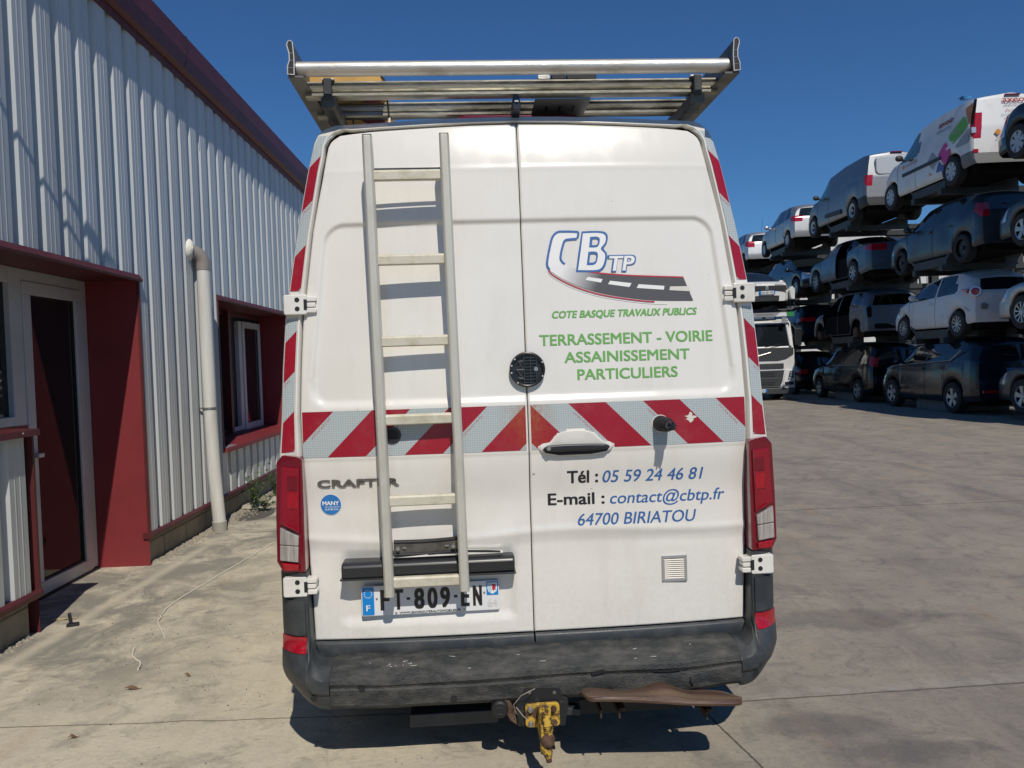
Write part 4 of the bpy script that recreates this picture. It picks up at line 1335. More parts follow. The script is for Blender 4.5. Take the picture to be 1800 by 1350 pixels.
m = MB(); m.prism([(.112, .215), (.165, .205), (.165, .180), (.105, .185)], 'y', -.08, -.02); m.build('hitch_bracket', PLASTIC, HITCH, bevel=.003)
MB().box(.165, .60, -.06, -.05, .176, .235).build('hitch_beam', BLACK, HITCH)

STEPW = M('brown_worn_board', (.085, .045, .030), .38, col2=(.19, .125, .075), nscale=7, lo=.42, hi=.70, bump=.35, bscale=30, stretch=(.25, 2.2, 2.0), rough2=.7, detail=9, coat=.25)
STEPR = M('step_rib_steel', (.05, .032, .02), .7)
STEP = empty('rear_step', (0, 0, 0), 0, VAN)
vs = []; fs = []
nx, npf = 44, 14
for i in range(nx):
    t = i / (nx - 1); x = .150 + t * .604
    er = min(1.0, min(t, 1 - t) / .06 + .0); er = math.sqrt(max(0, 1 - (1 - er) ** 2))
    th = .026 * (.4 + .6 * er)
    zf = .352 - .052 * t ** 1.1 + .004 * math.sin(t * 7)
    zk = .306 - .046 * t + .004 * math.sin(t * 17) + .034 * math.exp(-((t - .55) / .11) ** 2)
    yf = -.325 + .05 * (1 - er)
    yk = -.135 - .03 * (1 - er)
    for j in range(npf):
        a = 2 * math.pi * j / npf
        cx_, sx_ = math.cos(a), math.sin(a)
        q = .5 - .5 * np.sign(cx_) * abs(cx_) ** .35        # 0 at the back, 1 at the front edge
        yy = yk + (yf - yk) * q
        zz = zk + (zf - zk) * q + (th / 2) * np.sign(sx_) * abs(sx_) ** .5
        vs.append((x, yy, zz))
for i in range(nx - 1):
    for j in range(npf):
        fs.append((i * npf + j, i * npf + (j + 1) % npf, (i + 1) * npf + (j + 1) % npf, (i + 1) * npf + j))
fs.append(tuple(range(npf))); fs.append(tuple((nx - 1) * npf + j for j in range(npf)))
mk('step_board', vs, fs, STEPW, STEP, smooth=40)
m = MB()
for x, w in ((.215, .008), (.285, .03), (.62, .03)):
    m = MB()
    zz_ = .285 - .075 * (x - .15)
    m.box(x, x + w, -.24, -.09, zz_ - .012, zz_)
    m.box(x, x + .006, -.26, -.09, zz_ - .03, zz_)
    m.build('step_rib', STEPR, STEP)


# folded warning board lying on the rack
BOARD = empty('warning_board', (0.061, 3.0976, 0), rad(3.5))
tag(BOARD, 'orange-yellow folded warning board lying on the left of the roof rack', 'warning sign')
ORA = M('orange_board_paint', (.62, .36, .08), .5, col2=(.48, .27, .06), nscale=6)
m = MB(); m.box(-.935, -.560, .285, .90, 2.800, 2.856)
m.build('board', ORA, BOARD, bevel=.006)
m = MB(); m.box(-.66, -.585, .40, .74, 2.7965, 2.8005); m.build('red_stripe', M('board_red', (.40, .02, .03), .4), BOARD)
m = MB(); m.box(-.86, -.68, .42, .74, 2.7970, 2.8005); m.build('board_label', M('board_label_yellow', (.62, .50, .16), .5, col2=(.10, .08, .03), nscale=9, lo=.55, hi=.6), BOARD)
m = MB(); m.prism([(-.70, 2.74), (-.575, 2.74), (-.575, 2.705), (-.632, 2.700)], 'y', .50, .52); m.build('sign_corner', M('sign_maroon', (.22, .06, .06), .5), BOARD)
m = MB(); m.tube([(-.566, .283, 2.850), (-.55, .28, 2.826), (-.545, .29, 2.79), (-.548, .42, 2.70)], .004, 8); m.build('strap', BLACK, BOARD, smooth=50)
m = MB(); m.box(-.552, -.541, .40, .41, 2.665, 2.705); m.build('strap_tag', M('tag_white', (.7, .68, .62), .5), BOARD, bevel=.002)
m = MB(); m.tube([(-.715, .45, 2.72), (-.710, .45, 2.69), (-.725, .46, 2.67), (-.75, .5, 2.66)], .004, 6); m.build('cable', BLACK, BOARD, smooth=50)

# ------------------------------------------------------------------ ground
m = MB()
m.add([(-300, -60, 0), (300, -60, 0), (300, 500, 0), (-300, 500, 0)], [(0, 1, 2, 3)])
g = m.build('ground', ground_mat())
g['kind'] = 'structure'

# ------------------------------------------------------------------ the clad building on the left
A19 = rad(1.9)
BO = Vector((-3.0, 4.7, 0)) - 4.7 * Vector((-math.sin(A19), math.cos(A19), 0))
BLD = empty('industrial_building', BO, A19)
tag(BLD, 'grey ribbed metal clad building with maroon fascia and deep red door and window recesses', 'building')
CLAD = M('clad_steel_sheet', (0.52, 0.545, 0.55), 0.34, col2=(0.42, 0.435, 0.43), nscale=2.2, bump=0.03, bscale=8, stretch=(1, 1, .12), coat=.1, detail=9)
MAROON = M('maroon_steel', (0.098, 0.018, 0.019), 0.5, col2=(0.072, 0.014, 0.015), nscale=3)
REDP = M('red_reveal_paint', (0.215, 0.026, 0.030), 0.55, col2=(0.175, 0.022, 0.026), nscale=2, bump=.03, bscale=120)
UPVC = M('white_window_frame', (0.52, 0.52, 0.53), 0.35, col2=(.45, .44, .43), nscale=2)
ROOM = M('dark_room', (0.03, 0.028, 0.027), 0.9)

P_ = 0.2615
def clad_profile(u0, u1):
    pts = []
    k0 = int((u0 - 4.80) / P_) - 2
    k1 = int((u1 - 4.80) / P_) + 2
    for k in range(k0, k1 + 1):
        b = 4.80 + k * P_
        pts += [(b - .100, 0.0), (b - .086, -.042), (b - .024, -.042), (b, 0.0), (b + .046, 0.0), (b + .050, .002), (b + .056, .002), (b + .060, 0.0),
                (b + .098, 0.0), (b + .102, .002), (b + .108, .002), (b + .112, 0.0)]
    us = np.array([p[0] for p in pts]); os_ = np.array([p[1] for p in pts])
    out = [(u0, float(np.interp(u0, us, os_)))] + [p for p in pts if u0 + 1e-4 < p[0] < u1 - 1e-4] + [(u1, float(np.interp(u1, us, os_)))]
    return out
def clad(u0, u1, z0, z1, m):
    p = clad_profile(u0, u1)
    n = len(p)
    m.add([(o, u, z0) for u, o in p] + [(o, u, z1) for u, o in p], [(i, i + 1, n + i + 1, n + i) for i in range(n - 1)])
m = MB()
clad(-6, 4.765, .262, 1.245, m)
clad(-6, 8.24, 2.40, 4.50, m)
clad(6.36, 8.24, .262, 2.40, m)
clad(8.24, 11.36, 2.40, 4.50, m)
clad(8.24, 11.36, .262, .735, m)
clad(11.36, 17, .262, 4.50, m)
m.build('cladding', CLAD, BLD)
# a little self-tapping screw row is too small to read; the flashing carries the visible ones
m = MB()
m.prism([(-.30, 4.46), (.035, 4.455), (.085, 4.475), (.105, 4.60), (.085, 4.80), (-.30, 4.86)], 'y', -6, 17)
m.prism([(.0, 4.40), (.0, 4.46), (.02, 4.46), (.012, 4.40)], 'y', -6, 17)
FAS = m.build('fascia', MAROON, BLD)
m = MB(); m.box(.1035, .1065, 7.40, 7.415, 4.47, 4.79); m.build('fascia_joint', BLACK, FAS)
m = MB(); m.add([(-.2, -6, 4.84), (-.2, 17, 4.84), (-14, 17, 5.6), (-14, -6, 5.6)], [(0, 1, 2, 3)])
m.add([(0, 17, 0), (-14, 17, 0), (-14, 17, 5.6), (-.02, 17, 4.5)], [(0, 1, 2, 3)])
m.add([(0, -6, 0), (-14, -6, 0), (-14, -6, 5.6), (-.02, -6, 4.5)], [(0, 1, 2, 3)])
m.add([(-14, -6, 0), (-14, 17, 0), (-14, 17, 5.6), (-14, -6, 5.6)], [(0, 1, 2, 3)])
m.build('roof', CLAD, BLD)
# plinth of concrete blocks, with the base flashing above
m = MB()
for (a, b) in ((-6, 4.735), (6.40, 17)):
    m.box(-.30, -.045, a, b, -.05, .262)
m.build('plinth', block_mat(), BLD)
m = MB()
for (a, b) in ((-6, 4.79), (6.34, 17)):
    m.prism([(-.045, .232), (.022, .228), (.026, .262), (.010, .278), (-.045, .275)], 'y', a, b)
m.build('base_flashing', MAROON, BLD)

# recess of the door and the window beside it
D = -.42
m = MB()
m.add([(-.0, 6.36, .0), (D - .1, 6.36, 0), (D - .1, 6.36, 2.40), (0, 6.36, 2.40)], [(0, 1, 2, 3)])            # far jamb
m.add([(-.045, 6.36, 0), (-.045, 6.40, 0), (-.045, 6.40, .235), (-.045, 6.36, .235)], [(0, 1, 2, 3)])
m.build('door_reveal', REDP, BLD)
m = MB()
m.add([(0, -6, 2.372), (0, 6.36, 2.372), (D - .1, 6.358, 2.372), (D - .1, -6, 2.372)], [(0, 1, 2, 3)])
m.prism([(-.04, 2.362), (.030, 2.355), (.034, 2.372), (.006, 2.415), (-.04, 2.41)], 'y', -6, 6.385)
m.build('door_lintel', MAROON, BLD)
m = MB(); m.box(-.012, .010, 6.358, 6.376, .26, 2.36); m.build('corner_flashing', MAROON, BLD)
# low wall under the window: sill, end flashing, return
m = MB()
m.prism([(D, 1.290), (.040, 1.278), (.045, 1.238), (.030, 1.236), (.030, 1.246), (D, 1.250)], 'y', -6, 4.80)
SIL = m.build('window_sill', MAROON, BLD)
m = MB(); m.box(-.03, .012, 4.765, 4.785, .262, 1.236)
m.add([(0, 4.775, .0), (D, 4.775, 0), (D, 4.775, 1.24), (0, 4.775, 1.24)], [(0, 1, 2, 3)])
m.build('wall_end', MAROON, BLD)
m = MB()
for u in (4.62, 4.36):
    m.ball((.047, u, 1.262), .006, 8, 6)
m.build('sill_screw', STEEL, SIL)
m = MB(); m.add([(D + .0, 4.775, 0), (D + .0, 5.47, 0), (D + .0, 5.47, 1.262), (D + .0, 4.775, 1.262)], [(0, 1, 2, 3)])
m.build('door_side_panel', REDP, BLD)

def frame_panel(name, u0, u1, z0, z1, off, w, d, parent, mat, glass=True, inner=.012):
    m = MB()
    m.box(off - d, off, u0, u1, z1 - w, z1); m.box(off - d, off, u0, u1, z0, z0 + w)
    m.box(off - d, off, u0, u0 + w, z0 + w, z1 - w); m.box(off - d, off, u1 - w, u1, z0 + w, z1 - w)
    fo = m.build(name, mat, parent, bevel=.006)
    if inner:
        m = MB(); a = w
        m.box(off - d * .8, off - .018, u0 + a, u1 - a, z1 - a - inner, z1 - a); m.box(off - d * .8, off - .018, u0 + a, u1 - a, z0 + a, z0 + a + inner)
        m.box(off - d * .8, off - .018, u0 + a, u0 + a + inner, z0 + a, z1 - a); m.box(off - d * .8, off - .018, u1 - a - inner, u1 - a, z0 + a, z1 - a)
        m.build('glazing_bead', BLACK, fo)
    if glass:
        m = MB(); m.box(off - d * .6, off - d * .6 + .006, u0 + w, u1 - w, z0 + w, z1 - w)
        m.build('glass', GLASS, fo)
    return fo
# outer frame of door and window, then the leaf
m = MB()
m.box(D - .07, D - .004, 5.335, 5.475, 0, 2.372); m.box(D - .07, D - .004, 6.27, 6.357, 0.02, 2.372); m.box(D - .07, D - .004, -6, 5.335, 2.26, 2.372); m.box(D - .07, D - .004, 5.475, 6.27, 2.29, 2.372)
m.box(D - .07, D - .004, -6, 5.335, 1.262, 1.33)
FRM = m.build('door_frame', UPVC, BLD, bevel=.006)
leaf = frame_panel('glazed_door', 5.478, 6.268, .015, 2.288, D + .004, .095, .06, BLD, UPVC)
m = MB(); m.box(D + .01, D + .05, 5.50, 5.57, 1.02, 1.05); m.build('door_handle', M('handle_alu', (.6, .6, .6), .35, metal=.5), leaf, bevel=.004)
m = MB(); m.box(D - .06, D - .045, -6, 5.335, 1.33, 2.26); m.build('glass', GLASS, FRM)
m = MB(); m.box(D - .05, D + .02, 5.48, 6.34, .0, .014); m.build('threshold', BLACK, BLD)
# dark room behind
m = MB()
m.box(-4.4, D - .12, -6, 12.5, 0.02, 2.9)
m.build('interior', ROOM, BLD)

# far window recess
E_ = -.46
m = MB()
m.add([(0, 11.36, .735), (E_ - .06, 11.36, .735), (E_ - .06, 11.36, 2.40), (0, 11.36, 2.40)], [(0, 1, 2, 3)])
m.build('window_reveal', REDP, BLD)
m = MB()
m.add([(0, 8.242, .735), (E_ - .06, 8.242, .735), (E_ - .06, 8.242, 2.40), (0, 8.242, 2.40)], [(0, 3, 2, 1)])
m.build('window_reveal', REDP, BLD)
m = MB()
m.add([(0, 8.24, 2.372), (0, 11.36, 2.372), (E_ - .06, 11.358, 2.372), (E_ - .06, 8.242, 2.372)], [(0, 1, 2, 3)])
m.prism([(-.04, 2.362), (.030, 2.355), (.034, 2.372), (.006, 2.415), (-.04, 2.41)], 'y', 8.22, 11.40)
m.box(-.03, .010, 8.226, 8.244, .72, 2.36)
m.build('window_lintel', MAROON, BLD)
m = MB()
m.prism([(E_ - .06, .80), (.045, .765), (.050, .722), (.036, .720), (.036, .735), (E_ - .06, .74)], 'y', 8.225, 11.40)
m.build('window_sill', REDP, BLD)
wf_ = frame_panel('window_frame', 8.25, 11.352, .80, 2.37, E_, .06, .06, BLD, M('maroon_frame', (.07, .02, .025), .4), glass=False, inner=0)
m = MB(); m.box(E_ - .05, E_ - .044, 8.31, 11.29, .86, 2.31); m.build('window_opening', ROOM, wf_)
m = MB(); m.box(E_ - .02, E_ + .06, 9.78, 9.86, .80, 2.37); m.build('window_post', MAROON, wf_)
casw = frame_panel('window_casement', 10.43, 11.235, .795, 2.262, E_ + .035, .085, .05, BLD, UPVC)
m = MB(); m.box(E_ - .04, E_ + .02, 10.30, 10.42, .80, 2.262); m.box(E_ - .04, E_ + .01, 9.87, 10.30, .80, .86)
m.build('window_jamb', UPVC, casw, bevel=.006)
m = MB()
for q in range(9):
    m.prism([(-.33 , 2.36 - q * .062), (-.30, 2.36 - q * .062 - .03), (-.33, 2.36 - q * .062 - .058)], 'y', 8.255, 8.50)
m.build('roller_shutter', MAROON, BLD)
m = MB(); m.box(-.20, .02, 8.30, 8.62, .762, .772); m.build('sill_tray', M('sill_tray_zinc', (.5, .52, .53), .35, metal=.5), BLD)

# downpipe with elbow and clamp
PVC = M('pale_pvc_pipe', (.64, .635, .60), .45, col2=(.54, .52, .46), nscale=3, stretch=(4, 4, .5))
m = MB()
px = .085
m.tube([(px, 7.63, 2.64), (px, 7.632, 2.0), (px + .004, 7.636, 1.2), (px + .018, 7.642, .6), (px + .045, 7.652, .06)], .0625, 22)
PIPE = m.build('downpipe', PVC, BLD, smooth=40)
m = MB()
bend = [(-.04, 7.545, 2.785)] + [(-.03 + .115 * math.sin(t), 7.545 + .085 * math.sin(t), 2.665 + .12 * math.cos(t)) for t in np.linspace(0, math.pi / 2, 10)] + [(px, 7.63, 2.60)]
m.tube(bend, .067, 20)
m.build('pipe_elbow', M('taupe_pvc', (.27, .235, .21), .45), PIPE, smooth=40)
m = MB(); m.tube([(-.012, 7.535, 2.785), (.006, 7.537, 2.785), (.024, 7.545, 2.783)], [.112, .105, .075], 18); m.build('foam_seal', M('foam_white', (.78, .76, .66), .8, bump=.6, bscale=60), PIPE, smooth=50)
m = MB(); m.tube([(px + .003, 7.635, 1.245), (px + .003, 7.635, 1.222)], .067, 20); m.box(-.03, px - .055, 7.62, 7.64, 1.228, 1.242)
m.build('pipe_clamp', STEEL, PIPE, smooth=30)
m = MB(); m.tube([(px + .043, 7.651, .10), (px + .045, 7.653, -.02)], .071, 20); m.build('pipe_collar', M('grey_collar', (.34, .32, .28), .6), PIPE, smooth=30)

# bracket on the wall above the frame, whose shadow falls across the cladding
m = MB(); m.tube([(.02, 3.30, 4.43), (.35, 3.99, 4.29)], .014, 10)
m.add([(.28, 3.86, 4.50), (.35, 4.40, 4.33), (.35, 4.14, 4.33), (.29, 3.86, 4.52), (.36, 4.40, 4.35), (.36, 4.14, 4.35)], [(0, 1, 2), (3, 5, 4), (0, 3, 4, 1), (1, 4, 5, 2), (2, 5, 3, 0)])
m.build('wall_bracket', STEEL, BLD)

# ------------------------------------------------------------------ things on the ground near the wall
def pebbles(name, label, cat, spots, size, mat, kind='stuff'):
    m = MB()
    for (x, y) in spots:
        s = size * rng.uniform(.4, 1.4)
        n = 6
        a0 = rng.uniform(0, 6.28)
        top = rng.uniform(.4, .9) * s
        vs = [(x + s * rng.uniform(.6, 1) * math.cos(a0 + q * 1.047), y + s * rng.uniform(.6, 1) * math.sin(a0 + q * 1.047), -.002) for q in range(n)]
        vt = [(x + (p[0] - x) * .6 + rng.normal() * .1 * s, y + (p[1] - y) * .6, top) for p in vs]
        m.add(vs + vt, [tuple(range(n, 2 * n))] + [(q, (q + 1) % n, (q + 1) % n + n, q + n) for q in range(n)])
    o = m.build(name, mat)
    o['kind'] = kind
    if label: o['label'] = label
    if cat: o['category'] = cat
    return o
WUv = np.array((-math.sin(A19), math.cos(A19))); WNv = np.array((math.cos(A19), math.sin(A19))); B0 = np.array((BO.x, BO.y))
def wpt(o, u): return B0 + WNv * o + WUv * u
sp = [wpt(abs(rng.normal() * .06) - .03, rng.uniform(6.42, 11.5)) for _ in range(1500)]
sp += [wpt(.05 + abs(rng.normal() * .12), rng.uniform(7.9, 11)) for _ in range(700)]
sp += [wpt(abs(rng.normal() * .03) - .03, rng.uniform(2, 4.7)) for _ in range(260)]
pebbles('gravel', 'crumbled mortar and gravel along the foot of the building', 'gravel', sp, .016, M('mortar_grit', (.36, .32, .25), .9, col2=(.20, .18, .15), nscale=30))
sp = [(rng.uniform(-2.8, -1.0), rng.uniform(2.6, 8)) for _ in range(120)] + [(rng.uniform(-1, 9), rng.uniform(2.7, 20)) for _ in range(200)]
sp += [(rng.uniform(-2.7, -1.2), rng.uniform(2.7, 5)) for _ in range(60)]
pebbles('debris', 'dark specks of dirt and crumbs scattered over the concrete', 'debris', sp, .0042, M('dark_crumb', (.06, .05, .04), .9))
# broken concrete lumps under the window
for k, (o_, u_, s_) in enumerate(((.10, 8.9, .13), (.22, 9.3, .10))):
    c = wpt(o_, u_)
    m = MB(); m.ball((0, 0, 0), s_, 9, 6, (1.2, 1.5, .35))
    m.v = [(x + rng.normal() * .012, y + rng.normal() * .012, z + rng.normal() * .008) for x, y, z in m.v]
    ob = m.build('concrete_lump', M('lump_concrete', (.42, .38, .30), .9, bump=.6, bscale=40))
    ob.location = (c[0], c[1], .015)
    tag(ob, ('broken pale concrete lump by the block plinth, beside the drain pipe', 'smaller broken concrete lump by the plinth, beside the weeds')[k], 'rubble')
# drain channel patch
c = wpt(.23, 8.45)
m = MB(); pp = disc_pts(0, 0, .20, 30, .34)
m.prism(pp, 'z', .001, .006)
ob = m.build('drain_patch', M('tar_patch', (.11, .10, .085), .85, bump=.5, bscale=120)); ob.location = (c[0], c[1], 0); ob['kind'] = 'structure'
# weeds
WEED = M('weed_leaf', (.055, .105, .022), .6, col2=(.12, .14, .05), nscale=9)
def weed(loc, n, h, label):
    r = random.Random(int(h * 1000) + n)
    m = MB(); st = MB()
    for q in range(n):
        a = r.uniform(0, 6.28); ht = h * r.uniform(.45, 1.0); ln = r.uniform(.05, .22)
        pts = [(ln * t * t * math.cos(a) + r.gauss(0, .004), ln * t * t * math.sin(a) + r.gauss(0, .004), ht * t) for t in np.linspace(0, 1, 7)]
        st.tube(pts, [.004 - .003 * i / 6 for i in range(7)], 5)
        for k in range(2, 7):
            for _ in range(4):
                p = pts[k]; b = r.uniform(0, 6.28); L_ = r.uniform(.03, .075); w = L_ * .16
                up_ = r.uniform(-.2, .9)
                d = Vector((math.cos(b), math.sin(b), up_)).normalized(); s = d.cross(Vector((0, 0, 1))).normalized()
                p = Vector(p)
                m.add([p, p + d * L_ * .5 + s * w, p + d * L_, p + d * L_ * .5 - s * w], [(0, 1, 2, 3)])
    e = empty('weed_plant', loc)
    tag(e, label, 'plant', 'weeds along the plinth')
    m.build('leaves', WEED, e); st.build('stem', WEED, e)
for (o_, u_, n_, h_, lb) in ((.17, 8.72, 11, .50, 'tallest narrow weed growing at the block plinth under the far window'),
                              (.22, 9.35, 12, .46, 'bushy weed at the plinth close to the van tail light'),
                              (.30, 8.62, 9, .26, 'low spreading weed at the edge of the broken concrete'),
                              (.22, 10.4, 9, .42, 'weed at the plinth behind the van tail light')):
    c = wpt(o_, u_); weed((c[0], c[1], 0), n_, h_, lb)
# pale cord on the concrete, a second short end of it, dropped black clip, dry leaves, straw
CORD = M('pale_cord', (.70, .66, .56), .7)
pts = smooth_line([(-2.24, 7.04), (-2.29, 6.5), (-2.323, 6.172), (-2.383, 5.494), (-2.39, 5.2), (-2.335, 4.941), (-2.22, 4.72), (-2.142, 4.596)], 6)
m = MB(); m.tube([(a + rng.normal() * .004, b, .005) for a, b in pts], .0055, 6)
ob = m.build('cord', CORD, smooth=60); tag(ob, 'long pale cord curving over the concrete beside the building', 'cord')
m = MB(); m.tube([(a, b, .005) for a, b in smooth_line([(-2.25, 4.44), (-2.19, 4.3), (-2.10, 4.2), (-2.07, 4.11)], 5)], .005, 6)
ob = m.build('cord', CORD, smooth=60); tag(ob, 'short offcut of pale cord on the concrete in front of the long one', 'cord')
m = MB(); m.box(-.035, .035, -.02, .02, 0, .018); m.prism([(-.02, .018), (.0, .018), (-.008, .085), (-.026, .085)], 'y', -.012, .012)
ob = m.build('plastic_clip', BLACK, bevel=.003); ob.location = (-2.86, 4.88, 0); ob.rotation_euler = (0, 0, .4)
tag(ob, 'small black plastic clip dropped on the concrete in front of the glazed door', 'clip')
LEAF = M('dry_leaf', (.16, .095, .05), .8, col2=(.10, .06, .035), nscale=20)
for k, (x, y, s, a) in enumerate(((-1.969, 3.857, .10, .3), (-1.984, 3.352, .06, .9), (-1.75, 4.0, .05, .2))):
    m = MB()
    s *= .8
    n = 7
    up_ = [(s * (t - .5), s * .13 * math.sin(t * 3.14), .012 * math.sin(t * 5) + .006) for t in np.linspace(0, 1, n)]
    dn = [(s * (t - .5), -s * .16 * math.sin(t * 3.14), .005 + .008 * math.cos(t * 4)) for t in np.linspace(0, 1, n)]
    m.add(up_ + dn, [(i, i + 1, n + i + 1, n + i) for i in range(n - 1)])
    ob = m.build('dry_leaf', LEAF); ob.location = (x, y, .004); ob.rotation_euler = (0, 0, a)
    tag(ob, ('largest curled brown leaf on the concrete before the van', 'brown leaf just in front of the concrete joint', 'small brown leaf near the short cord', 'small brown leaf on the dusty concrete near the joint, closest to the van')[k], 'leaf', 'dry leaves on the concrete')
m = MB()
for a, b, l in ((0, .35, .16), (.03, .6, .12), (-.02, .1, .10)):
    m.tube([(a - l / 2 * math.cos(b), -l / 2 * math.sin(b), .006), (a, 0, .012), (a + l / 2 * math.cos(b), l / 2 * math.sin(b), .006)], .0025, 5)
ob = m.build('straw', M('straw_yellow', (.45, .36, .16), .7)); ob.location = (-3.0, 5.0, 0)
tag(ob, 'crossed yellow straws lying in the shade of the glazed door', 'straw')

# ------------------------------------------------------------------ stacked scrap cars
def car_paint(name, c, rough=.3, dirt=(.10, .085, .065), amt=.7, metal=0.0):
    return M(name, c, rough, metal=metal, coat=.25, col2=tuple(a * (1 - amt) + b * amt for a, b in zip(c, dirt)), nscale=2.2, lo=.5, hi=.8, rough2=.6, detail=8)
TYRE = M('tyre_rubber', (.016, .016, .017), .75)
ALLOY = M('alloy_wheel', (.42, .43, .44), .35, metal=.6)
STEELW = M('steel_wheel', (.035, .035, .037), .5, metal=.3)
HUBCAP = M('hubcap_silver', (.42, .43, .45), .4, metal=.3)
UNDER = M('underbody_black', (.010, .010, .010), .9, spec=.1)
SEAM = M('seam_black', (.008, .008, .008), .8)
CAR_GLASS = M('car_glass', (.010, .014, .017), .04, spec=.7, coat=.2)
SKY_GLASS = M('sky_painted_glass', (.09, .19, .22), .03, spec=.6, coat=.2)  # opaque teal colour stands in for sky light coming through the windows
LAMP = M('car_red_lamp', (.36, .008, .018), .15, coat=.7)
LAMP_W = M('car_clear_lamp', (.62, .62, .62), .12, metal=.5, coat=.6)
TRIM = M('car_black_trim', (.022, .023, .025), .55)
PLT = M('car_plate', (.72, .73, .74), .4)

def wheel_mesh(style):
    R, w = 1.0, .32
    m = MB(); n = 26
    pr = [(.62, -w), (.70, -w * 1.05), (.93, -w), (1.0, -w * .75), (1.0, w * .75), (.93, w), (.62, w)]
    vs = [(x, r * math.cos(2 * math.pi * k / n), r * math.sin(2 * math.pi * k / n)) for r, x in pr for k in range(n)]
    fs = [(i * n + k, i * n + (k + 1) % n, (i + 1) * n + (k + 1) % n, (i + 1) * n + k) for i in range(len(pr) - 1) for k in range(n)]
    m.add(vs, fs)
    tyre = m
    rim = MB()
    dark = MB(); dark.cyl((-.12, 0, 0), (.2, 0, 0), .66, 24)
    if style == 'steel':
        rim.tube([(-.16, 0, 0), (-.10, 0, 0)], [.55, .62], 22); rim.tube([(-.27, 0, 0), (-.1, 0, 0)], .16, 14)
    elif style == 'ring':
        vs, fs = [], []
        for r, x in ((.64, -.28), (.60, -.30), (.42, -.26), (.38, -.16)):
            vs += [(x, r * math.cos(2 * math.pi * k / 26), r * math.sin(2 * math.pi * k / 26)) for k in range(26)]
        fs = [(i * 26 + k, i * 26 + (k + 1) % 26, (i + 1) * 26 + (k + 1) % 26, (i + 1) * 26 + k) for i in range(3) for k in range(26)]
        rim.add(vs, fs); rim.tube([(-.27, 0, 0), (-.1, 0, 0)], .13, 14)
    else:
        ns, wd = {'five': (5, .17), 'seven': (7, .10), 'multi': (10, .06), 'cap': (7, .17), 'nine': (9, .075)}[style]
        vs, fs = [], []
        for r, x in ((.655, -.30), (.60, -.32), (.56, -.27)):
            vs += [(x, r * math.cos(2 * math.pi * k / 26), r * math.sin(2 * math.pi * k / 26)) for k in range(26)]
        fs = [(i * 26 + k, i * 26 + (k + 1) % 26, (i + 1) * 26 + (k + 1) % 26, (i + 1) * 26 + k) for i in range(2) for k in range(26)]
        rim.add(vs, fs)
        rim.tube([(-.30, 0, 0), (-.2, 0, 0)], [.15, .2], 14)
        for q in range(ns):
            a = 2 * math.pi * q / ns + .2
            ca, sa = math.cos(a), math.sin(a)
            def pt(r, o, x): return (x, r * ca - o * sa, r * sa + o * ca)
            rim.add([pt(.12, -wd * .55, -.27), pt(.12, wd * .55, -.27), pt(.60, wd, -.295), pt(.60, -wd, -.295),
                     pt(.12, -wd * .55, -.18), pt(.12, wd * .55, -.18), pt(.60, wd, -.2), pt(.60, -wd, -.2)],
                    [(0, 1, 2, 3), (0, 4, 5, 1), (1, 5, 6, 2), (2, 6, 7, 3), (3, 7, 4, 0)])
    return tyre, rim, dark
_wc = {}
def add_wheel(parent, x, y, z, R, style, side):
    if style not in _wc:
        t, r, d = wheel_mesh(style)
        _wc[style] = (t.build('wheel', TYRE, None, smooth=40), r.build('rim', STEELW if style in ('steel',) else (HUBCAP if style in ('cap', 'ring') else ALLOY), None, smooth=30), d.build('brake', UNDER, None))
        for o in _wc[style]:
            COL.objects.unlink(o)
    t, r, d = _wc[style]
    w = t.copy(); COL.objects.link(w); w.parent = parent
    w.location = (x, y, z); w.scale = (R * (1 if side < 0 else -1), R, R)
    for q in (r, d):
        c = q.copy(); COL.objects.link(c); c.parent = w
    return w

def interp(tab, v):
    return float(np.interp(v, [t[0] for t in tab], [t[1] for t in tab]))

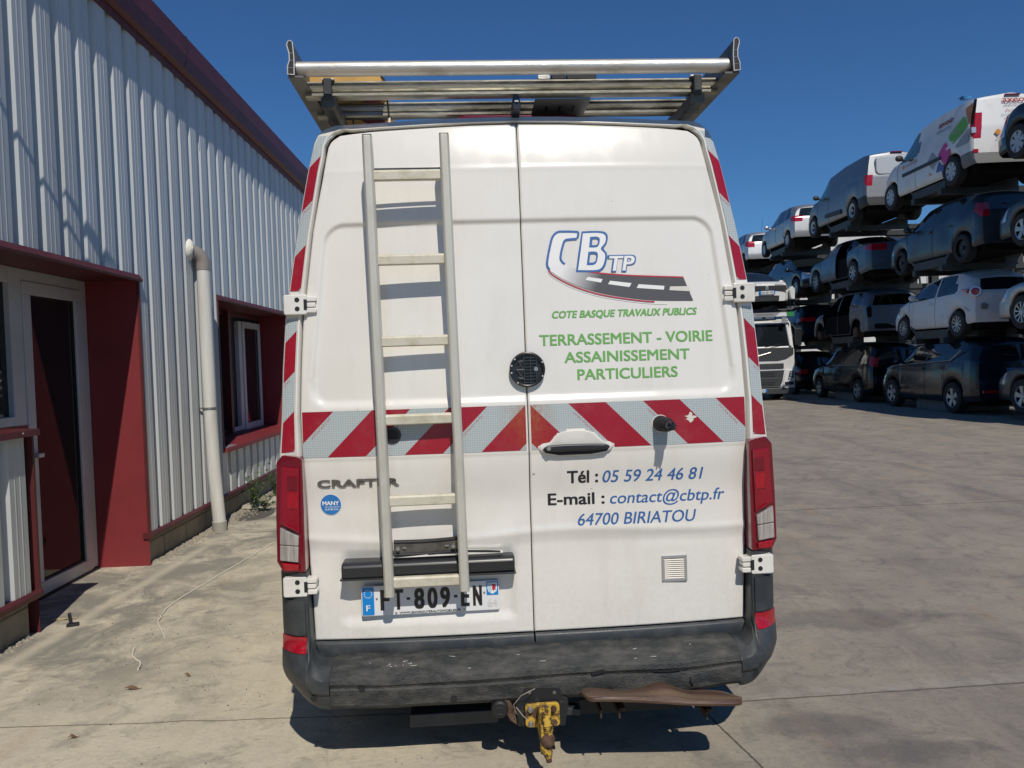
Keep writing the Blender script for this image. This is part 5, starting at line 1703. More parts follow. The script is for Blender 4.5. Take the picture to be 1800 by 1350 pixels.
KS = 1.09                      # the stack stands a little farther off than first measured
def far(x, y, z):
    return (x * KS, y * KS, max(0.0, 1.6 + (z - 1.6) * KS) if z > .2 else max(0.0, z - .05))
def make_car(S, loc, rz, label, cat, group='scrap cars stacked on the racks', ks=None):
    k_ = KS if ks is None else ks
    root = empty(S['name'], far(*loc) if ks is None else loc, rz)
    root.scale = (k_, k_, k_)
    tag(root, label, cat, group)
    L, W, ro, wb, R = S['L'], S['W'] / 2, S['ro'], S['wb'], S['R']
    arch = R * 1.16
    wy = (ro, ro + wb)
    def soft(tab, w):
        g = np.linspace(-.3, L + .3, 400); v = np.interp(g, [t[0] for t in tab], [t[1] for t in tab])
        kk = int(w / (g[1] - g[0])); ker = np.hanning(2 * kk + 3); ker /= ker.sum()
        v2 = np.convolve(np.pad(v, kk + 1, mode='edge'), ker, mode='valid')
        return list(zip(g, v2))
    top, belt, roofw = soft(S['top'], S.get('round', .16)), soft(S['belt'], .14), soft(S['roofw'], .2)
    plan = S.get('plan') or [(0, .90), (.06, .945), (.2, .985), (.7, 1), (L - .9, 1), (L - .4, .955), (L - .15, .87), (L, .70)]
    win, doors = S['win'], S.get('doors', [])
    ys = list(np.linspace(0, L, 56)) + [.02, .05, .09, .14, .19, .24, .29, .34, L - .02, L - .06, L - .12]
    for c in wy:
        ys += list(c + arch * np.cos(np.linspace(0, math.pi, 17)))
    keep = []
    for a, b in win: keep += [a, b]
    for a, b in doors: keep += [a, a + .014, b - .014, b]
    for a, b in S.get('ws', []): keep += [a, b]
    keep += [S.get('tly', .22)]
    ys = [y for y in ys if all(abs(y - k) > .012 for k in keep)] + keep
    ys = sorted(ys)
    yy = [ys[0]]
    for y in ys[1:]:
        if y - yy[-1] > .006: yy.append(y)
    ys = yy
    tl = [0, .04, .09, .15, .22, .29, .36, .43, .50, .56, .62, .68, .74, .80, .86, .91, .96, 1]
    fx = [float(np.interp(t, [0, .05, .15, .30, .45, .58, .70, .80, .90, 1], [.93, .972, .990, .999, 1.0, .998, .993, .985, .974, .958])) for t in tl]
    NL = len(tl) - 1
    tb = [0, .08, .5, .92, 1]
    tr = [.86, .6, .3, 0]
    NR = len(tl) + 4 + 4
    def zb(y):
        z = S['sill']
        if y < .5: z += (S.get('rb', .30) - S['sill']) * min(1, (.5 - y) / .45)
        if y > L - .6: z += (S.get('fb', .24) - S['sill']) * min(1, (y - L + .6) / .5)
        for c in wy:
            d = abs(y - c)
            if d < arch: z = max(z, R + math.sqrt(arch * arch - d * d))
        return z
    rl, flp = S.get('rlean', [(0, 0), (1, 0)]), S.get('flean', [(0, .05), (.35, 0), (.6, 0), (.9, -.2)])
    def half(y):
        w = W * interp(plan, y); b = interp(belt, y); t = max(interp(top, y), b + .012); z0 = min(zb(y), b - .06)
        rw = min(interp(roofw, y) * W, w * .955) 
        cr = min(.075, (t - b) * .16) + .004
        ze = t - cr
        P = []
        for q, f in zip(tl, fx):
            P.append((w * f, z0 + (b - z0) * q))
        for q in tb[1:]:
            P.append((w * .958 + (rw - w * .958) * (q ** 1.25), b + (ze - b) * q))
        for q in tr:
            P.append((rw * q, ze + cr * (1 - q * q)))
        return P
    def warp(x, y, z):
        y2 = y + interp(rl, z) * max(0, 1 - y / .85) ** 1.0 + interp(flp, z) * max(0, 1 - (L - y) / .7)
        return (x, y2, z)
    nC = 2 * NR - 1
    V = []
    for y in ys:
        h = half(y)
        V += [warp(-x, y, z) for x, z in h] + [warp(x, y, z) for x, z in h[::-1][1:]]
    F = {}
    def put(part, f): F.setdefault(part, []).append(f)
    miss = S.get('missing', [])
    tz = S.get('tlz', (.8, 1.1)); tly = S.get('tly', .22)
    hz = S.get('hlz', (.55, .78)); hly = S.get('hly', .45)
    tk = S.get('taper', .55)
    def lampz(y):
        q = tk * max(0, y / tly) ** 1.3
        return tz[0] + (tz[1] - tz[0]) * q * .75, tz[1] - (tz[1] - tz[0]) * q * .35
    for i in range(len(ys) - 1):
        yc = (ys[i] + ys[i + 1]) / 2
        for j in range(nC - 1):
            f = j if j < NR - 1 else nC - 2 - j
            side = 'L' if j < NR - 1 else 'R'
            q = (i * nC + j, i * nC + j + 1, (i + 1) * nC + j + 1, (i + 1) * nC + j)
            zc = sum(V[k][2] for k in q) / 4
            part = 'body'
            if f < NL:
                if f < 2 and S.get('clad'): part = 'sill_trim'
                if S.get('clad') and any(abs(yc - c) < arch for c in wy) and f < 4: part = 'sill_trim'
                if yc < tly and lampz(yc)[0] < zc < lampz(yc)[1] and not S.get('nolights'): part = 'tail_light' + side
                if S.get('bump') and yc < ro - arch and zc < S['bump'] + .04: part = 'bumper'
                if yc > L - hly and hz[0] < zc < hz[1] and f >= 4: part = 'headlight' + side
                if f >= 1:
                    for d, (a, b) in enumerate(doors):
                        if a + .014 < yc < b - .014:
                            part = 'door%d%s' % (d, side)
                        elif a < yc < a + .014 or b - .014 < yc < b:
                            part = 'seam%d%s' % (d, side)
            elif f < NL + 4:
                for (a, b) in win:
                    rear_end = (a, b) == win[0]
                    if rear_end and ((f == NL + 2 and yc < a + S.get('wcut', .14)) or (f == NL and yc < a + .05)): continue
                    if a < yc < b and NL <= f <= NL + 2: part = 'glass%.2f%s' % (a, side)
                if S.get('dpillar') and yc < .10: part = 'pillar_trim'
                if yc < tly and lampz(yc)[0] < zc < lampz(yc)[1] and not S.get('nolights'): part = 'tail_light' + side
            else:
                for (a, b) in S.get('ws', []):
                    if a < yc < b and f >= NL + 4: part = 'windscreen' if a > L / 3 else 'rear_window'
            if side == 'L' and (part in miss): continue
            put(part, q)
    # end caps
    nx = 12
    for end, i in ((0, 0), (1, len(ys) - 1)):
        grid = []
        for r in range(NR):
            a = V[i * nC + r]; b = V[i * nC + nC - 1 - r]
            row = []
            for k in range(nx + 1):
                t = k / nx; u = 2 * t - 1
                if k == 0: row.append(i * nC + r)
                elif k == nx: row.append(i * nC + nC - 1 - r)
                else:
                    bulge = S.get('bulge', .07) * (1 - u * u) * (abs(b[0] - a[0]) / (2 * W))
                    V.append((a[0] + (b[0] - a[0]) * t, a[1] + (bulge if end else -bulge), a[2] + (b[2] - a[2]) * t + (.03 * (1 - u * u) if r >= NL + 3 else 0)))
                    row.append(len(V) - 1)
            grid.append(row)
        for r in range(NR - 2):
            for k in range(nx):
                q = (grid[r][k], grid[r][k + 1], grid[r + 1][k + 1], grid[r + 1][k])
                zc = sum(V[p][2] for p in q) / 4
                u = abs((k + .5) / nx * 2 - 1)
                part = 'body'
                if end == 0:
                    if r in S.get('rwr', (NL, NL + 1, NL + 2)) and u < .88 - .05 * (r == NL + 2): part = 'rear_window'
                    if tz[0] < zc < tz[1] and u > S.get('tlu', .72) and not S.get('nolights'): part = 'tail_light' + ('L' if k < nx / 2 else 'R')
                    if S.get('bump') and zc < S['bump']: part = 'bumper'
                else:
                    if hz[0] < zc < hz[1] and u > .55: part = 'headlight' + ('L' if k < nx / 2 else 'R')
                    if S.get('grille') and S['grille'][0] < zc < S['grille'][1] and u < .55: part = 'grille'
                    if zc < S['sill'] + .2 and u < .7: part = 'grille'
                if end == 0 and part in miss: continue
                put(part, q)
    mats = {'body': S['paint'], 'seam': SEAM, 'windscreen': CAR_GLASS, 'rear_window': CAR_GLASS, 'sill_trim': TRIM, 'bumper': S.get('bump_mat', S['paint']), 'grille': TRIM, 'pillar_trim': CAR_GLASS}
    # soft random dents for wrecks
    if S.get('dent'):
        dr = np.random.default_rng(S['dent'])
        VV = np.array(V)
        for _ in range(10):
            c = np.array((dr.choice([-W, W]), dr.uniform(0, L), dr.uniform(.45, .95))); s = dr.uniform(.1, .3)
            w = np.exp(-((VV - c) ** 2).sum(1) / s ** 2)
            VV[:, 0] -= np.sign(c[0]) * .03 * w
        V = [tuple(p) for p in VV]
    for part, fs in F.items():
        used = sorted({k for f in fs for k in f}); mp_ = {k: i for i, k in enumerate(used)}
        mat = mats.get(part)
        nm = part
        if part.startswith('door'): nm, mat = 'door', S.get('door_paint', S['paint'])
        if part.startswith('glass'): nm, mat = 'side_window', (S.get('glass') or CAR_GLASS)
        if part.startswith('tail_light'): nm, mat = 'tail_light', S.get('tl_mat', LAMP)
        if part.startswith('headlight'): nm, mat = 'headlight', LAMP_W
        if part.startswith('seam'): nm, mat = 'door_seam', SEAM
        mk(nm, [V[k] for k in used], [tuple(mp_[k] for k in f) for f in fs], mat, root, smooth=35)
    m = MB(); m.box(-W + .24, W - .24, .18, L - .25, S['sill'] - .06, interp(belt, L / 2) - .12)
    m.box(-W + .07, W - .07, ro + arch + .05, ro + wb - arch - .05, S['sill'] + .02, interp(belt, L / 2) - .12)
    if S.get('cabin'): m.box(-W * .6, W * .6, .5, L * .5, .8, S['cabin'])
    m.build('underbody', UNDER, root)
    if not S.get('nowheels'):
        for c in wy:
            for s in (-1, 1):
                st = S['rim']
                add_wheel(root, s * (W - .10), c, R, R, st, s)
    # mirror, handles, plate
    if S.get('mirror'):
        my, mz = S['mirror']
        for s in (-1, 1):
            m = MB(); m.ball((s * (W + .10), my, mz), .1, 12, 8, (1.0, .55, .75)); m.tube([(s * (W - .08), my + .02, mz - .05), (s * (W + .05), my + .02, mz - .02)], .03, 8)
            m.build('mirror', S.get('mir_mat', S['paint']), root, smooth=50)
    for (hy_, hz_) in S.get('handles', []):
        for s in (-1, 1):
            m = MB(); m.box(s * (W - .005), s * (W + .025), hy_ - .09, hy_ + .09, hz_ - .018, hz_ + .018)
            m.build('handle', S.get('han_mat', S['paint']), root, bevel=.01)
    if S.get('plate'):
        txt, z, tone = S['plate']
        yb = interp(rl, z) - S.get('bulge', .07) - .012
        m = MB(); m.box(-.27, .27, yb - .012, yb + .05, z - .06, z + .06)
        p = m.build('number_plate', tone or PLT, root, bevel=.004)
        m = MB(); m.box(-.27, -.225, yb - .0135, yb, z - .058, z + .058); m.build('country_band', EU, p)
        if txt.strip(): flat_text(txt, -.205, .215, z - .036, .075, yb - .0145, PB, p, name='plate_text', bold=.02)
    if S.get('strip'):
        (ya, za), (yb2, zb2) = S['strip']
        m = MB(); m.tube([(-W * .978, ya, za), (-W * .985, (ya + yb2) / 2, (za + zb2) / 2), (-W * .978, yb2, zb2)] + ([S['strip_end']] if S.get('strip_end') else []), .013, 6)
        m.build('chrome_strip', STEEL, root)
    if S.get('wiper'):
        m = MB(); z = S['wiper']; yb = interp(rl, z + .1) - .09
        m.tube([(0.02, yb, z), (-.30, yb + .01, z + .06)], .012, 6); m.build('wiper', TRIM, root)
    if S.get('antenna'):
        y0, z0 = S['antenna']
        m = MB(); m.tube([(.0, y0, z0), (-.03, y0 - .25, z0 + .45)], .006, 5); m.build('antenna', TRIM, root)
    if S.get('highlamp'):
        z = S['highlamp']; yb = interp(rl, z) - .075
        m = MB(); m.box(-.16, .16, yb - .01, yb + .03, z - .015, z + .015); m.build('high_brake_light', RED_DARK, root, bevel=.004)
    return root

def hatch(name, L=4.0, W=1.72, H=1.5, ro=.62, wb=2.5, R=.31, paint=None, rim='seven', boot=.12, beltz=.93, hood=.92, **k):
    """five-door hatchback profile from rear bumper (y=0) to nose (y=L)"""
    S = dict(name=name, L=L, W=W, ro=ro, wb=wb, R=R, sill=.24, rim=rim, paint=paint)
    S['top'] = [(0, H - .16), (.10, H - .07), (.35, H - .02), (.9, H), (1.7, H), (L - 1.85, H - .06), (L - 1.05, hood + .03), (L - .45, hood - .08), (L - .1, hood - .2), (L, hood - .3)]
    S['belt'] = [(0, beltz + .04), (.6, beltz + .02), (L - 1.2, beltz - .05), (L - .9, hood - .03), (L - .3, hood - .14), (L, hood - .34)]
    S['roofw'] = [(0, .64), (.2, .70), (.7, .74), (L - 1.9, .74), (L - 1.05, .84), (L - .6, .86), (L, .66)]
    S['ws'] = [(L - 1.88, L - 1.06)]
    S['rlean'] = [(.3, .02), (.5, 0), (beltz, .03), (H - .15, boot + .18), (H, boot + .30)]
    S['doors'] = [(ro + .32, ro + 1.12), (ro + 1.13, ro + wb - .34)]
    S['win'] = [(.30, ro + .30), (ro + .36, ro + 1.09), (ro + 1.16, L - 1.10)]
    S['tlz'] = (beltz - .22, beltz + .10)
    S['mirror'] = (L - 1.42, beltz + .04)
    S['handles'] = [(ro + .45, beltz - .12), (ro + 1.26, beltz - .13)]
    S['plate'] = (k.pop('plate', 'AB 123 CD'), k.pop('pz', .62), None)
    S['wiper'] = beltz + .1
    S.update(k)
    return S
def panel_van(name, L=4.2, W=1.83, H=1.82, ro=.72, wb=2.7, R=.32, paint=None, rim='cap', beltz=1.08, hood=1.06, **k):
    S = dict(name=name, L=L, W=W, ro=ro, wb=wb, R=R, sill=.26, rim=rim, paint=paint)
    S['top'] = [(0, H - .06), (.10, H - .02), (.4, H), (1.6, H), (L - 1.75, H - .08), (L - .98, hood + .06), (L - .45, hood - .06), (L - .1, hood - .22), (L, hood - .36)]
    S['belt'] = [(0, beltz), (L - 1.3, beltz - .04), (L - .9, hood - .01), (L - .3, hood - .16), (L, hood - .4)]
    S['roofw'] = [(0, .76), (.3, .79), (L - 1.8, .79), (L - 1.0, .84), (L - .6, .86), (L, .66)]
    S['ws'] = [(L - 1.78, L - 1.0)]
    S['rlean'] = [(.3, -.02), (.5, 0), (beltz, .01), (H, .13)]
    S['doors'] = [(ro + wb - 1.20, ro + wb - .36)]
    S['win'] = [(L - 2.02, L - 1.06)]
    S['rwr'] = ()
    S['plan'] = [(0, .93), (.05, .965), (.15, .99), (.6, 1), (L - .9, 1), (L - .4, .955), (L - .15, .87), (L, .72)]
    S['bulge'] = .045
    S['mirror'] = (L - 1.36, beltz + .06); S['mir_mat'] = TRIM
    S['handles'] = [(ro + wb - 1.06, beltz - .08)]; S['han_mat'] = TRIM
    S['tly'] = .10; S['tlu'] = .80
    S['glass'] = SKY_GLASS
    S['bump'] = .52; S['bump_mat'] = M('van_bumper_grey', (.16, .165, .165), .6)
    S.update(k)
    return S

XC = 10.64          # centre line of the stack
LV = (0.05, 1.80, 3.43, 5.14)   # wheel-bottom level of each tier
GROUP = 'scrap cars stacked on the racks'
SILV = car_paint('silver_paint', (.50, .51, .51), .50, metal=1.0, amt=.15)
SILV2 = car_paint('bright_silver_paint', (.62, .63, .63), .50, metal=1.0, amt=.15)
GREYV = car_paint('grey_van_paint', (.25, .26, .275), .50, metal=1.0, amt=.12)
WHT = car_paint('white_car_paint', (.68, .68, .67), .35, amt=.35)
NAVY = car_paint('navy_paint', (.005, .012, .022), .16, amt=.12)
BLK = car_paint('black_car_paint', (.005, .007, .008), .16, amt=.12)
SLATE = car_paint('slate_paint', (.036, .052, .066), .3, amt=.3, metal=.3)
BLUEG = car_paint('blue_grey_paint', (.075, .12, .165), .32, amt=.3, metal=.4)
SHELL = car_paint('stripped_silver_paint', (.15, .175, .205), .4, amt=.3, metal=.4)
DGREY = car_paint('dark_grey_paint', (.03, .033, .036), .3, amt=.4)
DRED = car_paint('dark_red_paint', (.12, .012, .015), .3, amt=.3)

# column nearest the camera: mostly beyond the right edge of the photo
make_car(hatch('scrap_car', L=4.3, W=1.80, wb=2.68, ro=.72, R=.33, H=1.62, paint=BLK, rim='cap', plate=' ', beltz=1.05, hood=1.04, clad=True), (XC, 12.05 - .72, LV[3]), 0, 'black car cut by the photo edge on the top tier, hubcapped front wheel showing', 'car', GROUP)
make_car(hatch('scrap_car', L=4.2, wb=2.6, R=.32, paint=DGREY, rim='five', plate=' '), (XC, 12.1 - .62, LV[2] + .05), 0, 'dark grey hatchback in the third tier, added to shade the cars behind', 'car', GROUP)  # car added here so that its shade falls on the next column
make_car(hatch('scrap_car', L=4.2, wb=2.6, R=.33, paint=SILV, rim='multi', plate=' '), (XC, 12.15 - .62, LV[1] + .10), 0, 'silver hatchback of which only a multi-spoke front wheel shows, second tier', 'car', GROUP)
make_car(hatch('scrap_car', L=4.3, wb=2.65, H=1.62, R=.34, paint=DGREY, rim='five', plate=' '), (XC, 12.1 - .62, .27), 0, 'dark grey car on the ground, only its front wing and alloy wheel showing', 'car', GROUP)

# second column: nearly whole in view
suv = hatch('scrap_car', L=4.44, W=1.84, H=1.68, ro=.86, wb=2.69, R=.345, paint=NAVY, rim='five', beltz=1.12, hood=1.08, boot=.05, clad=True, plate='AS-620-HT', pz=.93,
            tlz=(.86, 1.22), tlu=.86, nolights=True, strip=((.95, 1.165), (3.2, 1.055)), strip_end=None)
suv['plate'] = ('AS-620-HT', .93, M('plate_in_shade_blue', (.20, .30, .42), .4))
r_ = make_car(suv, (XC, 17.0 - .86, .06), 0, 'dark navy SUV with chrome window strip on the ground, tail lamps removed', 'car', GROUP)
m = MB(); m.tube([(-.90, .95, 1.165), (-.84, .60, 1.40)], .014, 6); m.build('chrome_strip', STEEL, r_)
m = MB(); m.box(-.80, -.45, -.085, -.05, .47, .53); m.build('rear_reflector', LAMP, r_, bevel=.01)
m = MB(); m.tube([(-.70, .25, 1.70), (-.72, 1.2, 1.735), (-.70, 2.4, 1.69)], .018, 8); m.tube([(.70, .25, 1.70), (.72, 1.2, 1.735), (.70, 2.4, 1.69)], .018, 8); m.build('roof_rail', TRIM, r_)

ka = hatch('scrap_car', L=3.62, W=1.66, H=1.50, ro=.58, wb=2.30, R=.295, paint=WHT, rim='multi', beltz=.95, hood=.93, boot=.22, dent=5, plate='CS-977-XB', pz=.52, nolights=True, round=.30)
ka['top'] = [(0, 1.28), (.12, 1.40), (.45, 1.475), (.95, 1.50), (1.45, 1.485), (1.9, 1.41), (2.3, 1.22), (2.72, .965), (3.2, .85), (3.55, .72), (3.62, .62)]
ka['ws'] = [(1.82, 2.62)]
ka['doors'] = [(1.42, 2.58)]; ka['win'] = [(.58, 1.40), (1.46, 2.62)]; ka['handles'] = [(1.62, .80)]
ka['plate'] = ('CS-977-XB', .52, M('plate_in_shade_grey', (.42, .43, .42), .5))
r_ = make_car(ka, (XC, 16.95 - .58, LV[1] + .015), 0, 'white three-door hatchback with scraped rear corner and round lamps, second tier', 'car', GROUP)
for s in (-1, 1):
    c = Vector((s * .705, .045, .955)); d = Vector((s * .62, -.78, .05)).normalized()
    m = MB(); m.tube([c, c + d * .060, c + d * .072], [.125, .122, .105], 22); lr = m.build('lamp_ring', LAMP_W, r_, smooth=30)
    m = MB(); m.tube([c + d * .05, c + d * .078, c + d * .09], [.085, .082, .05], 20); m.build('lamp_red', LAMP, lr, smooth=40)
    m = MB(); m.prism([(.14, 1.02), (.40, 1.04), (.26, .97), (.16, .93)], 'x', s * .775, s * .832); m.build('tail_light', LAMP, r_, bevel=.008)
m = MB()
for q in range(9):
    z = .58 + .028 * (q % 5); x = -.62 - .02 * (q % 3)
    m.box(x, x + .10 + .04 * (q % 2), -.045 - .002 * q, -.03, z, z + .007)
for q in range(6):
    m.box(-.832, -.79, .12 + .05 * q, .17 + .05 * q, .56 + .03 * (q % 4), .566 + .03 * (q % 4))
m.build('scrape', TRIM, r_)
m = MB(); m.ball((0, -.055, .84), .07, 12, 8, (1, .3, .5)); m.build('badge_hole', SEAM, r_)

note = hatch('scrap_car', L=4.10, W=1.70, H=1.53, ro=.66, wb=2.60, R=.305, paint=SLATE, rim='steel', beltz=.98, hood=.96, boot=.10, plate='CD 073 ZF', pz=.74, tlz=(.88, 1.18), tlu=.80, tly=.27, dent=9, taper=.9)
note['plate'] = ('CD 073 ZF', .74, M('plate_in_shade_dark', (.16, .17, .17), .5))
make_car(note, (XC, 16.7 - .66, LV[2]), 0, 'slate blue-grey hatchback with boomerang tail lamps, steel wheels and dirty flank, third tier', 'car', GROUP)

kan = panel_van('panel_van', L=4.10, ro=.74, wb=2.67, H=1.80, paint=WHT, rim='cap', tlz=(.80, 1.26), highlamp=1.72, dpillar=True, beltz=1.06)
kan['plate'] = ('DD-590-QK', .64, None)
KV = make_car(kan, (XC - .02, 16.88 - .74, LV[3] - .03), 0, 'white panel van with green, pink, orange and blue diamonds on its side, top tier', 'van', GROUP)
# its side graphics: rounded diamonds and lettering on the left flank
def flank_x(z, w=.915):
    return -(w * float(np.interp(z, (.26, .55, .95, 1.05, 1.4, 1.72), (.97, 1.0, .99, .958, .90, .80)))) - .006
def flank(name, pts, col, off=0.0):
    X, Z, f = poly_fill([pts])
    mk(name, [(flank_x(b) - off, a, b) for a, b in zip(X, Z)], f, col, KV)
def dia(cy, cz, hw, hh, shear=0.0, n=3):
    out = []
    cs = [(hw, 0), (0, hh), (-hw, 0), (0, -hh)]
    for i in range(4):
        p = np.array(cs[i], float); a = np.array(cs[i - 1], float); b = np.array(cs[(i + 1) % 4], float)
        for t in np.linspace(0, 1, n):
            e0 = p + (a - p) * .16; e1 = p + (b - p) * .16
            q = (1 - t) ** 2 * e0 + 2 * t * (1 - t) * p + t * t * e1
            out.append((cy + q[0], cz + q[1]))
    # subdivide so that it follows the flank
    res = []
    for i in range(len(out)):
        p, q = np.array(out[i]), np.array(out[(i + 1) % len(out)])
        for t in (0, .5): res.append(tuple(p + (q - p) * t))
    return res
GRN = M('green_film', (.17, .42, .04), .4); PNK = M('magenta_film', (.58, .03, .24), .4); BLU = M('violet_blue_film', (.05, .065, .30), .4); ORF = M('orange_film', (.62, .24, .03), .4)
BRN = M('brown_orange_film', (.50, .19, .04), .4); GRF = M('grey_film', (.30, .31, .33), .4); PWH = M('print_white', (.7, .7, .7), .4); RDP = M('print_red', (.40, .06, .04), .4); GRP = M('print_grey', (.24, .25, .27), .4)
def tri(pts, col): flank('side_graphic', pts, col)
def rpoly(pts, k=.16):
    out = []
    P_ = [np.array(p, float) for p in pts]
    for i in range(len(P_)):
        p, a, b = P_[i], P_[i - 1], P_[(i + 1) % len(P_)]
        e0, e1 = p + (a - p) * k, p + (b - p) * k
        for t in (0, .33, .67, 1): out.append(tuple((1 - t) ** 2 * e0 + 2 * t * (1 - t) * p + t * t * e1))
    res = []
    for i in range(len(out)):
        p, q = np.array(out[i]), np.array(out[(i + 1) % len(out)])
        for t in (0, .5): res.append(tuple(p + (q - p) * t))
    return res
tri(rpoly([(.36, 1.40), (.16, 1.13), (.65, .86), (.89, 1.11)]), GRN)
tri(rpoly([(.95, 1.02), (.71, .78), (.94, .50), (1.25, .79)]), PNK)
tri(rpoly([(.10, 1.60), (.36, 1.55), (.32, 1.46), (.12, 1.13), (.07, 1.20)], .1), BRN)
tri(rpoly([(.09, 1.08), (.09, .76), (.50, .76), (.56, .80)], .1), GRF)
tri(rpoly([(1.19, .66), (.99, .46), (1.05, .37), (1.36, .37)], .12), BLU)
tri(rpoly([(1.58, .50), (1.39, .37), (1.67, .37)], .1), ORF)
tri(rpoly([(1.48, .93), (1.20, .70), (1.44, .52), (1.68, .75)], .12), GRF)
tri(dia(2.75, .90, .06, .06), ORF)
def flank_text(s, y0, y1, z, h, col, bold=.02, slope=0.0):
    X, Z, f = text_flat(s, y0, y1, z, h, bold=bold, slope=0)
    # the left flank is read from -x: text runs from front to rear
    yv = y1 - (X - y0)
    mk('lettering', [(flank_x(b) - .004, a, b) for a, b in zip(yv, Z)], [t[::-1] for t in f], col, KV)
flank_text('axeo', .80, 1.36, 1.42, .13, RDP, .04)
flank_text('SERVICES', .84, 1.40, 1.29, .065, GRP, 0)
flank_text('05 59 26 54 90', 2.12, 2.64, .875, .055, GRP, .01)
flank_text('vert', .40, .74, 1.10, .09, PWH)
m = MB(); m.box(-.935, -.905, 1.10, 2.78, .67, .75); m.build('side_moulding', TRIM, KV, bevel=.01)
yv = -.058
flat_text('axeo', -.23, .23, 1.56, .115, yv + .082, RDP, KV, bold=.03)
flat_text('SERVICES', -.20, .22, 1.48, .04, yv + .075, GRP, KV)
flat_text('Particuliers', -.17, .20, 1.36, .045, yv + .055, RDP, KV)
for q, s in enumerate(('Entretien de la maison', 'Jardin & bricolage', 'Nettoyage', 'Garde enfant')):
    w = (.27, .22, .13, .16)[q]
    flat_text(s, -w, w, 1.275 - .075 * q, .035, yv + .045 - .004 * q, GRP, KV)
flat_text('05 59 26 54 90', -.30, .20, .90, .05, yv - .002, GRP, KV)
flat_text('Agence 5 rue', -.42, .10, .775, .04, yv - .003, RDP, KV)
dd = dia(-.38, .925, .07, .07)
flat('side_graphic', dd, [tuple(range(len(dd)))], yv - .002, ORF, KV)
m = MB(); m.box(-.22, .30, yv - .02, yv + .04, .71, .755); m.build('plate_lamp_bar', TRIM, KV)
m = MB()
for s in (-1, 1):
    m.box(s * .80, s * .895, -.012, .03, .93, 1.05)
m.build('reverse_lamp', LAMP_W, KV, bevel=.01)
m = MB()
for s in (-1, 1): m.box(s * .76, s * .86, -.015, .03, .52, .60)
m.build('rear_reflector', LAMP, KV, bevel=.008)
m = MB(); m.box(-.80, -.70, .45, .62, 1.835, 1.85); m.prism([(.46, 1.80), (.62, 1.80), (.62, 1.845), (.46, 1.845)], 'x', -.76, -.60)
m.build('blue_tape', M('blue_tape', (.03, .20, .45), .5), KV)

# third column
mpv = hatch('scrap_car', L=4.45, W=1.78, H=1.66, ro=.80, wb=2.70, R=.32, paint=BLK, rim='five', beltz=1.02, hood=.98, boot=.04, plate=' ', tlz=(.98, 1.30), tlu=.80, tly=.16, strip=((.55, 1.05), (3.3, .985)), wiper=None)
mpv['plate'] = None
make_car(mpv, (XC, 21.74 - .80, .06), 0, 'black estate car with tall red tail lamps, on the ground between truck and SUV', 'car', GROUP)
shell = hatch('scrap_car', L=4.0, W=1.74, H=1.52, ro=.66, wb=2.55, R=.31, paint=SHELL, rim='steel', beltz=.97, hood=.94, boot=.02, nolights=True, nowheels=True, dent=3, wiper=None)
shell['plate'] = None; shell['mirror'] = None; shell['handles'] = []
shell['missing'] = ['door0L', 'door1L', 'rear_window', 'glass%.2fL' % (.66 + 1.16), 'glass%.2fL' % (.66 + .36)]
r_ = make_car(shell, (XC, 21.9 - .66, LV[1] + .02), 0, 'stripped silver-blue car shell without doors, lamps or wheels, second tier', 'car', GROUP)
m = MB()
for s in (-1, 1): m.prism(rrect(s * .73 - .055, s * .73 + .055, .68, .98, .05), 'y', -.02, .06)
m.build('lamp_hole', UNDER, r_)
for y in (.66, 3.21):
    m = MB(); m.cyl((-.84, y, .30), (-.60, y, .30), .14, 18); m.build('brake_drum', RUSTY, r_)
m = MB(); m.prism(rrect(-.60, .60, .36, .50, .04), 'y', -.055, .12); m.build('crash_bar', UNDER, r_)

sed = hatch('scrap_car', L=4.58, W=1.77, H=1.43, ro=.98, wb=2.65, R=.325, paint=BLUEG, rim='seven', beltz=.96, hood=.93, plate=' ', tlz=(.83, .99), tlu=.55, tly=.35, rwr=(), wiper=None, boot=.0)
sed['top'] = [(0, .99), (.12, 1.02), (.60, 1.04), (1.35, 1.38), (1.9, 1.43), (2.5, 1.42), (4.58 - 1.95, 1.38), (4.58 - 1.15, .97), (4.58 - .45, .85), (4.58, .62)]
sed['roofw'] = [(0, .80), (.6, .84), (1.35, .70), (2.6, .72), (3.4, .84), (4.58, .66)]
sed['ws'] = [(.62, 1.33), (4.58 - 1.95, 4.58 - 1.16)]
sed['rlean'] = [(.3, .02), (.5, 0), (.85, 0), (1.1, .05)]
sed['win'] = [(1.18, 1.38), (1.42, 2.12), (2.18, 3.42)]
sed['doors'] = [(1.32, 2.12), (2.14, 3.22)]
sed['missing'] = ['door0L', 'glass1.42L', 'glass1.18L']
sed['handles'] = []; sed['plate'] = None; sed['mirror'] = None
sed['glass'] = M('dusty_pink_glass', (.14, .10, .10), .2)
make_car(sed, (XC, 21.9 - .98, LV[2] + .05), 0, 'blue-grey saloon with its rear door missing, third tier', 'car', GROUP)
par = panel_van('panel_van', L=4.40, ro=.80, wb=2.785, H=1.80, paint=GREYV, rim='ring', tlz=(.82, 1.22), highlamp=1.74)
par['plate'] = ('GA-418-KP', .68, None); par['bump_mat'] = TRIM
r_ = make_car(par, (XC, 21.8 - .80, LV[3] + .08), 0, 'plain grey panel van with blank tailgate and black side strip, top tier', 'van', GROUP)
m = MB(); m.prism([(1.45, .40), (1.50, .50), (2.55, .545), (2.62, .50), (2.60, .43), (1.5, .36)], 'x', -.945, -.90); m.build('side_moulding', TRIM, r_, bevel=.012)
